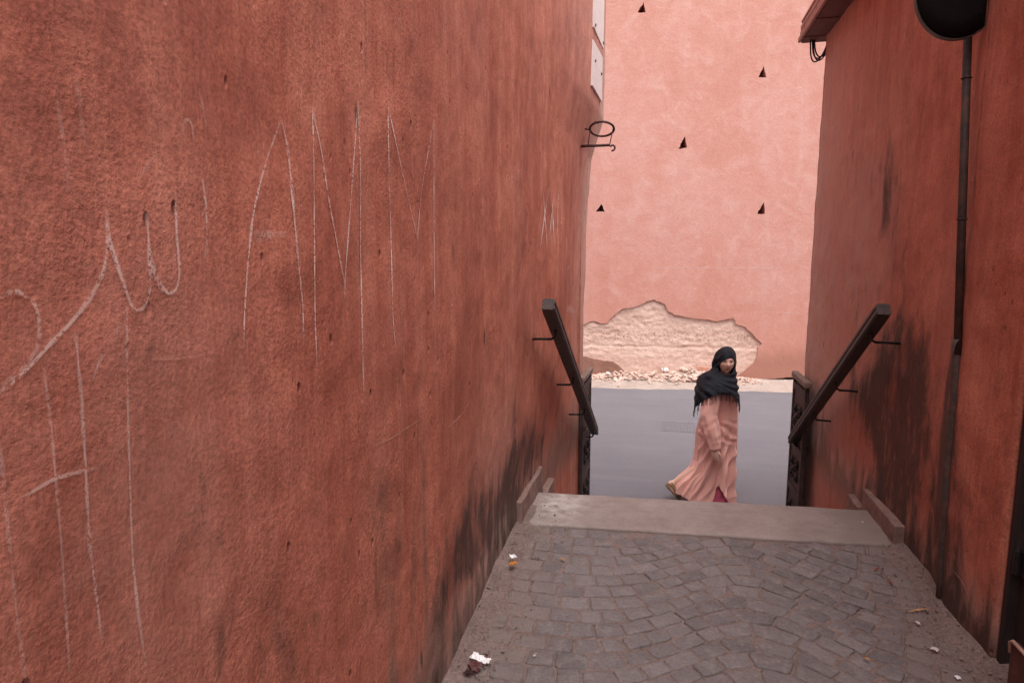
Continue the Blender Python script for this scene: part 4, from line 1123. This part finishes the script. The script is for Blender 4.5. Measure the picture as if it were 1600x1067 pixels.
for i, v in enumerate(bodyme.vertices):
    q = v.co-WP-HF; X, Y, Z = q.dot(FR), q.dot(FD), q.dot(FU)
    c = Vector((.74, .46, .355))
    if Y > .03 and abs(Z) < .12:
        def m(w, t): return w, t
        for (w, t) in ((1.1*(g2(abs(X)-.029, Z-.0275+.12*(abs(X)-.029), .0165, .0036)), Vector((.045, .024, .018))),
                       (1.2*g2(abs(X)-.030, Z-.0125, .0135, .0032), Vector((.03, .016, .013))),
                       (1.0*g2(abs(X)-.030, Z-.0085, .0055, .0045), Vector((.022, .012, .01))),
                       (.5*g2(abs(X)-.029, Z-.004, .018, .010), Vector((.24, .11, .08))),
                       (.9*g2(X, Z+.053, .021, .005)+.9*g2(X, Z+.065, .016, .005), Vector((.34, .10, .085))),
                       (1.0*g2(X, Z+.0592, .021, .0022), Vector((.08, .03, .025))),
                       (.6*(g2(abs(X)-.007, Z+.034, .0035, .003)), Vector((.10, .04, .03))),
                       (.25*g2(abs(X)-.043, Z+.022, .016, .014), Vector((.50, .19, .14)))):
            c = c.lerp(t, min(1, w))
    buf[i, :3] = c
ca.data.foreach_set('color', buf.ravel())
obj('body', bodyme, M['skin'], W)

# robe
SIL = [(0.0, -.43, .215), (.13, -.425, .21), (.19, -.40, .205), (.25, -.355, .20), (.30, -.305, .197), (.36, -.245, .197), (.44, -.212, .196), (.6, -.205, .197), (.75, -.205, .195), (.9, -.17, .196), (1.0, -.15, .196), (1.12, -.145, .178), (1.22, -.14, .145), (1.29, -.11, .11), (1.345, -.055, .11)]
zz_ = [s[0] for s in SIL]; la = [s[1] for s in SIL]; ra_ = [s[2] for s in SIL]
DEP = [(0, .20), (.2, .19), (.45, .175), (.75, .175), (1.0, .17), (1.15, .185), (1.25, .175), (1.30, .11), (1.345, .062)]
def robe_pt(th, v, inset=0., folds=1.):
    """th: 0 front (+x), 90 deg = towards the alley (-y)"""
    cs, sn = math.cos(th), math.sin(th)
    zh = .018+.115*((1-cs)/2)**1.6
    z = 1.345+(zh-1.345)*v
    a0, a1 = np.interp(z, zz_, la), np.interp(z, zz_, ra_); dp = interp(DEP, z)
    ca_, hw = (a0+a1)/2, (a1-a0)/2
    e = .92-.2*sstep(.6, .3, z)
    x = ca_+(hw-inset)*math.copysign(abs(cs)**e, cs); y = -(dp-inset)*math.copysign(abs(sn)**e, sn)
    # folds
    low = sstep(.95, .1, z); k = 0
    ph = 1.6*nz(th*.8, z*1.1, 3)+.9*(1.345-z)
    k += (.010+.020*low)*(.25-2*math.sqrt(math.sin(th*4.5+ph)**2+.02))*.9
    k += (.003+.009*low)*math.sin(th*11+ph*1.7+1.)
    k += .012*nz(th*3.2, z*2.2, 5)+.006*nz(th*9, z*3.2, 8)
    side_ = sstep(.05, .5, sn)
    q = .90*x-.44*z+.05*nz(x*3, z*3, 6)           # long folds sweeping from the front hip back to the hem
    k += .015*(1-2*math.sqrt(math.sin(q*math.pi/.085+1.5*nz(x*2, z*2, 2))**2+.03))*side_*sstep(.80, .55, z)*sstep(.02, .2, z)
    q = x+.10*z+.03*nz(x*4, z*3, 11)
    k += .010*(1-2*math.sqrt(math.sin(q*math.pi/.062)**2+.03))*side_*sstep(.6, .78, z)*sstep(-.02, .05, x)
    k += .008*math.sin((z*1.0+.55*x)*70+2.5*nz(x*6, z*6, 9))*side_*sstep(.95, .85, z)*sstep(.62, .74, z)
    k *= folds*sstep(1.34, 1.18, z)
    n = Vector((cs, -sn, 0)); p = Vector((x, y, z))+n*k
    return p
NU, NV = 260, 190
vs = [robe_pt(2*math.pi*i/NU, j/(NV-1)) for i in range(NU) for j in range(NV)]
# side slit with the under-robe showing
apex, b0_, b1_ = (.022, .255), (-.035, .0), (.165, .0)
def in_slit(p):
    if p.y > 0 or p.z > apex[1]: return False
    t = (apex[1]-p.z)/(apex[1]); t2 = t**.9
    return apex[0]+(b0_[0]-apex[0])*t2-.003 < p.x < apex[0]+(b1_[0]-apex[0])*t2
fs = []
for f in grid_faces(NU, NV, True):
    c = (vs[f[0]]+vs[f[1]]+vs[f[2]]+vs[f[3]])/4
    if not in_slit(c): fs.append(f)
def sleeve(pts, rad, seed):
    P = [Vector(p) for p in pts]; Q, RR = [], []
    for i in range(len(P)-1):
        for k in range(22): t = k/22; Q.append(P[i].lerp(P[i+1], t)); RR.append(rad[i]+(rad[i+1]-rad[i])*t)
    Q.append(P[-1]); RR.append(rad[-1])
    for _ in range(6): Q = [Q[0]]+[(a+2*b+c)/4 for a, b, c in zip(Q, Q[1:], Q[2:])]+[Q[-1]]
    n = 56; V = []
    for i, p in enumerate(Q):
        t = (Q[min(i+1, len(Q)-1)]-Q[max(i-1, 0)]).normalized(); x = (Vector((1, 0, 0))-t*t.x).normalized(); y = t.cross(x); f = i/(len(Q)-1)
        for k in range(n):
            a = 2*math.pi*k/n
            w = 1+.02*sstep(.25, .9, f)*math.sin(f*40+4.*math.sin(a+seed)+3.*nz(math.cos(a)*1.2, math.sin(a)*1.2+f*4, seed))*sstep(1.02, .9, f)
            w += .10*nz(math.cos(a)*2, math.sin(a)*2+f*7, seed)+.11*(1-2*math.sqrt(math.sin(a*2.5+f*3+1.2*nz(f*3, math.cos(a), seed))**2+.02))*(1-.45*f)
            w += .03*(1-2*math.sqrt(math.sin(f*26+2*math.sin(a+.8)+2*nz(math.sin(a)*2, f*6, seed+2))**2+.04))*sstep(.35, .55, f)*sstep(1.0, .86, f)
            V.append(p+(x*math.cos(a)*1.05+y*math.sin(a)*.9)*RR[i]*w)
    m = len(Q); F_ = [(i*n+k, i*n+(k+1) % n, (i+1)*n+(k+1) % n, (i+1)*n+k) for i in range(m-1) for k in range(n)]
    # cuff lining turned in
    k0 = len(V); V += [WR_.lerp(v, .45)+Vector((0, 0, .05)) for v in V[(m-1)*n:m*n] for WR_ in [Q[-1]]]
    F_ += [((m-1)*n+k, (m-1)*n+(k+1) % n, k0+(k+1) % n, k0+k) for k in range(n)]
    return V, F_
for pts, rad, sd in (([(-.045, -.135, 1.27), (-.07, -.19, 1.16), (-.10, -.225, .98), (-.06, -.255, .80), (-.030, -.262, .655)], [.06, .082, .078, .070, .050], 2.), ([(0, .135, 1.27), (0, .18, 1.16), (.0, .225, .98), (.05, .21, .80), (.075, .20, .69)], [.06, .08, .076, .066, .048], 6.)):
    V_, F_ = sleeve(pts, rad, sd); k = len(vs); vs += V_; fs += [tuple(k+i for i in f) for f in F_]
me = mesh([v+WP for v in vs], fs)
bm = bmesh.new(); bm.from_mesh(me); bmesh.ops.delete(bm, geom=[v for v in bm.verts if not v.link_faces], context='VERTS')
rim = [v for v in bm.verts if v.is_boundary and .035 < v.co.z-ZS < .35 and v.co.y < WP.y-.02 and -.2 < v.co.x-WP.x < .2]
nb = {v: [e.other_vert(v) for e in v.link_edges if e.is_boundary] for v in rim}
for _ in range(10):
    new = {v: (v.co*2+sum((w.co for w in nb[v]), Vector()))/(2+len(nb[v])) for v in rim}
    for v, c in new.items(): v.co = c
robe = obj('robe', bm, M['robe'], W)
md = robe.modifiers.new('t', 'SOLIDIFY'); md.thickness = .004; md.offset = -1
# under-robe
NU2, NV2 = 90, 60
vs = [robe_pt(2*math.pi*i/NU2, .76+.24*j/(NV2-1), .05, .45)+Vector((.012, 0, -.004)) for i in range(NU2) for j in range(NV2)]
obj('under_robe', mesh([v+WP for v in vs], grid_faces(NU2, NV2, True)), M['under'], W)
# shoes
def shoe(heel, toe, up):
    heel, toe, up = Vector(heel), Vector(toe), Vector(up).normalized(); d = (toe-heel); L = d.length; d.normalize(); up = (up-d*up.dot(d)).normalized(); s = d.cross(up)
    def loft(prof, n=24):
        bm = bmesh.new(); rg_ = []
        for (t, w, z0, z1) in prof:
            ring = []
            for k in range(n):
                a = 2*math.pi*k/n; cx, cz_ = math.cos(a), math.sin(a)
                ring.append(bm.verts.new(WP+heel+d*(L*t)+s*(w*math.copysign(abs(cx)**.8, cx))+up*((z0+z1)/2+(z1-z0)/2*math.copysign(abs(cz_)**.7, cz_))))
            rg_.append(ring)
        for A, B in zip(rg_, rg_[1:]):
            for k in range(n): bm.faces.new((A[k], A[(k+1) % n], B[(k+1) % n], B[k]))
        bm.faces.new(rg_[0][::-1]); bm.faces.new(rg_[-1]); bmesh.ops.recalc_face_normals(bm, faces=bm.faces); return bm
    u = obj('shoe', loft([(0, .022, .02, .05), (.03, .031, .02, .075), (.15, .035, .02, .078), (.35, .036, .018, .07), (.6, .043, .015, .062), (.8, .044, .015, .052), (.94, .034, .015, .04), (1, .018, .018, .03)]), M['shoe'], W)
    obj('sole', loft([(-.01, .022, -.012, .018), (.03, .034, -.014, .02), (.2, .036, -.014, .02), (.35, .033, -.004, .018), (.6, .044, 0, .016), (.85, .045, 0, .016), (1.0, .028, .002, .018), (1.02, .015, .006, .016)]), M['sole'], u)
shoe((-.475, -.002, .165), (-.345, -.002, .012), (-.55, 0, -.45) if False else (.75, 0, .62))
shoe((-.03, .085, .014), (.185, .085, .004), (0, 0, 1))

# headscarf: hood, neck wrap and shoulder drape in one cloth
HS = [(1.04, -.232, .205), (1.15, -.235, .188), (1.22, -.228, .170), (1.28, -.212, .158), (1.32, -.19, .156), (1.345, -.15, .157), (1.37, -.105, .160), (1.40, -.082, .164), (1.46, -.074, .166), (1.52, -.066, .162), (1.56, -.048, .152), (1.59, -.022, .136), (1.613, .012, .112), (1.624, .045, .082)]
HB = [(1.04, -.315, .23), (1.15, -.305, .23), (1.22, -.285, .225), (1.28, -.235, .20), (1.32, -.18, .15), (1.345, -.135, .115), (1.37, -.122, .098), (1.40, -.128, .094), (1.46, -.140, .097), (1.52, -.146, .094), (1.56, -.136, .085), (1.59, -.112, .066), (1.613, -.074, .038), (1.624, -.035, .008)]
EDGE = [(0, 1.075), (22, 1.10), (42, 1.175), (70, 1.195), (90, 1.20), (112, 1.165), (135, 1.12), (155, 1.05), (172, 1.0), (195, 1.03), (240, 1.12), (300, 1.14), (340, 1.10), (360, 1.075)]
def scarf_pt(th, v):
    deg = math.degrees(th) % 360; ze = interp(EDGE, deg); z = 1.624+(ze-1.624)*v
    zc = [h[0] for h in HS]
    a0, a1 = np.interp(z, zc, [h[1] for h in HS]), np.interp(z, zc, [h[2] for h in HS]); b0, b1 = np.interp(z, zc, [h[1] for h in HB]), np.interp(z, zc, [h[2] for h in HB])
    cs, sn = math.cos(th), math.sin(th)
    p = Vector(((a0+a1)/2+(a1-a0)/2*cs, (b0+b1)/2-(b1-b0)/2*sn, z)); n = Vector((cs, -sn, .2))
    hq = p-HH; hX, hY, hZ = hq.dot(FR), hq.dot(FD), hq.dot(FU)      # the cloth hugs the head round the face
    hr = math.sqrt((hX/.086)**2+(hY/.118)**2+(hZ/.132)**2)
    hw_ = .9*sstep(-.05, .03, hY)*sstep(1.345, 1.40, z)
    if hw_ > 0: p = p.lerp(HH+hq/max(hr, .05), hw_)
    x = p.x; near = sstep(-.3, .4, sn)
    # rolls of the wrap round the neck, running down to the right
    for (zc0, sl, wd, am) in ((1.352, .10, .014, .016), (1.318, -.22, .017, .017), (1.278, -.42, .016, .014), (1.240, -.55, .014, .009)):
        q = (z-zc0-sl*(x-.05)-.008*nz(x*9, th, 3))/wd
        k_ = am*math.exp(-q*q)*sstep(-.22, -.05, x); n_ = near*.8+.2
        p = p+n*k_*n_
    k = .010*math.sin((.75*x+.9*z)*62+2.2*nz(x*5, z*5, 4)+th*.8)*sstep(1.30, 1.2, z)*sstep(1.05, 1.15, z)*.8
    k += .010*(1-2*math.sqrt(math.sin(th*5+z*7+1.8*nz(th*1.5, z*5, 4))**2+.03))*sstep(1.26, 1.12, z)
    k += .005*math.sin((x-.75*z)*85+1.6*nz(th*2, z*6, 7))*sstep(1.36, 1.42, z)*sstep(1.62, 1.5, z)*(.3+.7*sstep(.5, -.6, cs))
    k += .012*nz(th*2.2, z*7, 9)*sstep(1.6, 1.3, z)+.004*nz(th*7, z*16, 3)*sstep(1.6, 1.4, z)
    return p+n*k
NU, NV = 300, 190
vs = []
for i in range(NU):
    for j in range(NV):
        v = (j/(NV-1))
        vs.append(scarf_pt(2*math.pi*i/NU, v))
def face_open(p):
    q = p-HC; X, Y, Z = q.dot(FR), q.dot(FD), q.dot(FU)
    if Y < .0: return 1.
    # forehead line slopes: lower over the near temple, higher over the far side
    zt = .050-.26*X-2.5*X*X
    zc_, hz = (zt-.118)/2, (zt+.118)/2
    if hz <= 0: return 1.
    return (X-.006)**2/.076**2+((Z-zc_)/hz)**2*abs((Z-zc_)/hz)**.2-1
bm = bmesh.new(); BV = [bm.verts.new(v) for v in vs]
for f in grid_faces(NU, NV, True):
    c = (vs[f[0]]+vs[f[1]]+vs[f[2]]+vs[f[3]])/4
    if face_open(c) > 0: bm.faces.new([BV[i] for i in f])
bm.faces.new([BV[i*NV] for i in range(NU)])
bmesh.ops.delete(bm, geom=[v for v in bm.verts if not v.link_faces], context='VERTS')
rim = [v for v in bm.verts if v.is_boundary and face_open(v.co) < .35 and v.co.z > 1.3]
nb = {v: [e.other_vert(v) for e in v.link_edges if e.is_boundary] for v in rim}
for _ in range(8):
    new = {v: (v.co*2+sum((w.co for w in nb[v]), Vector()))/(2+len(nb[v])) for v in rim}
    for v, c in new.items(): v.co = c
for v in rim: v.co -= FD*.012+((v.co-HC)-FD*(v.co-HC).dot(FD)).normalized()*.004
bmesh.ops.smooth_vert(bm, verts=list({w for v in rim for w in nb[v]}), factor=.5, use_axis_x=True, use_axis_y=True, use_axis_z=True)
bmesh.ops.translate(bm, verts=bm.verts, vec=WP)
bmesh.ops.recalc_face_normals(bm, faces=bm.faces)
scarf = obj('headscarf', bm, M['scarf'], W)
md = scarf.modifiers.new('t', 'SOLIDIFY'); md.thickness = .006; md.offset = -1
# fringe
bm = bmesh.new(); rg = random.Random(3)
for k in range(120):
    deg = k*360/120+rg.uniform(-2.2, 2.2); th = R(deg); p = scarf_pt(th, 1.)
    L = rg.uniform(.05, .085)*(1.25 if 150 < deg < 200 or deg < 25 else 1); n = Vector((math.cos(th), -math.sin(th), 0))
    a = p-n*.003+Vector((0, 0, .008)); b = p+n*.006+Vector((rg.uniform(-.003, .003), rg.uniform(-.003, .003), -L*.5)); c = p+n*.004+Vector((.012*nz(k*.35, 1, 1)+rg.uniform(-.005, .005), rg.uniform(-.004, .004), -L))
    tube(bm, [a+WP, a.lerp(b, .5)+WP, b+WP, b.lerp(c, .6)+WP, c+WP], [.0024, .0019, .0017, .0018, .001], 5)
obj('fringe', bm, M['scarf'], scarf)

# ---------------------------------------------------------------- camera, light, sky
cam = bpy.data.cameras.new('camera'); co = bpy.data.objects.new('camera', cam); COL.objects.link(co)
cam.sensor_width = 36; cam.lens = 36*F/1600; cam.clip_end = 2000; cam.clip_start = .02
co.location = CAM; co.rotation_euler = (math.pi/2-PITCH, 0, YAW); S.camera = co
EL, AZ = R(66), R(150)          # sun height, and the compass side it comes from (clockwise from +y)
w = bpy.data.worlds.new('World'); S.world = w; w.use_nodes = True; t = w.node_tree
bg = t.nodes['Background']; sky = t.nodes.new('ShaderNodeTexSky'); sky.sky_type = 'NISHITA'; sky.sun_disc = False
sky.sun_elevation = EL; sky.sun_rotation = AZ; sky.air_density = 1.; sky.dust_density = 3.; sky.ozone_density = 1.
hs = t.nodes.new('ShaderNodeHueSaturation'); hs.inputs['Saturation'].default_value = .28
t.links.new(sky.outputs[0], hs.inputs['Color']); t.links.new(hs.outputs[0], bg.inputs[0]); bg.inputs[1].default_value = .15
sun = bpy.data.lights.new('sun', 'SUN'); sun.energy = 1.1; sun.angle = R(60); sun.color = (1, .965, .93)
so_ = bpy.data.objects.new('sun', sun); COL.objects.link(so_); so_.location = (0, -10, 20)
sd = Vector((math.sin(AZ)*math.cos(EL), math.cos(AZ)*math.cos(EL), math.sin(EL)))
so_.rotation_euler = sd.to_track_quat('Z', 'Y').to_euler()
S.view_settings.view_transform = 'Standard'; S.view_settings.look = 'None'; S.view_settings.exposure = 1.2; S.view_settings.gamma = 1
S.cycles.max_bounces = 7; S.cycles.diffuse_bounces = 5; S.cycles.glossy_bounces = 2; S.cycles.transparent_max_bounces = 8; S.cycles.use_denoising = True; S.cycles.denoiser = 'OPENIMAGEDENOISE'; S.cycles.denoising_prefilter = 'NONE'; S.cycles.denoising_quality = 'HIGH'; S.cycles.sample_clamp_indirect = 3.0
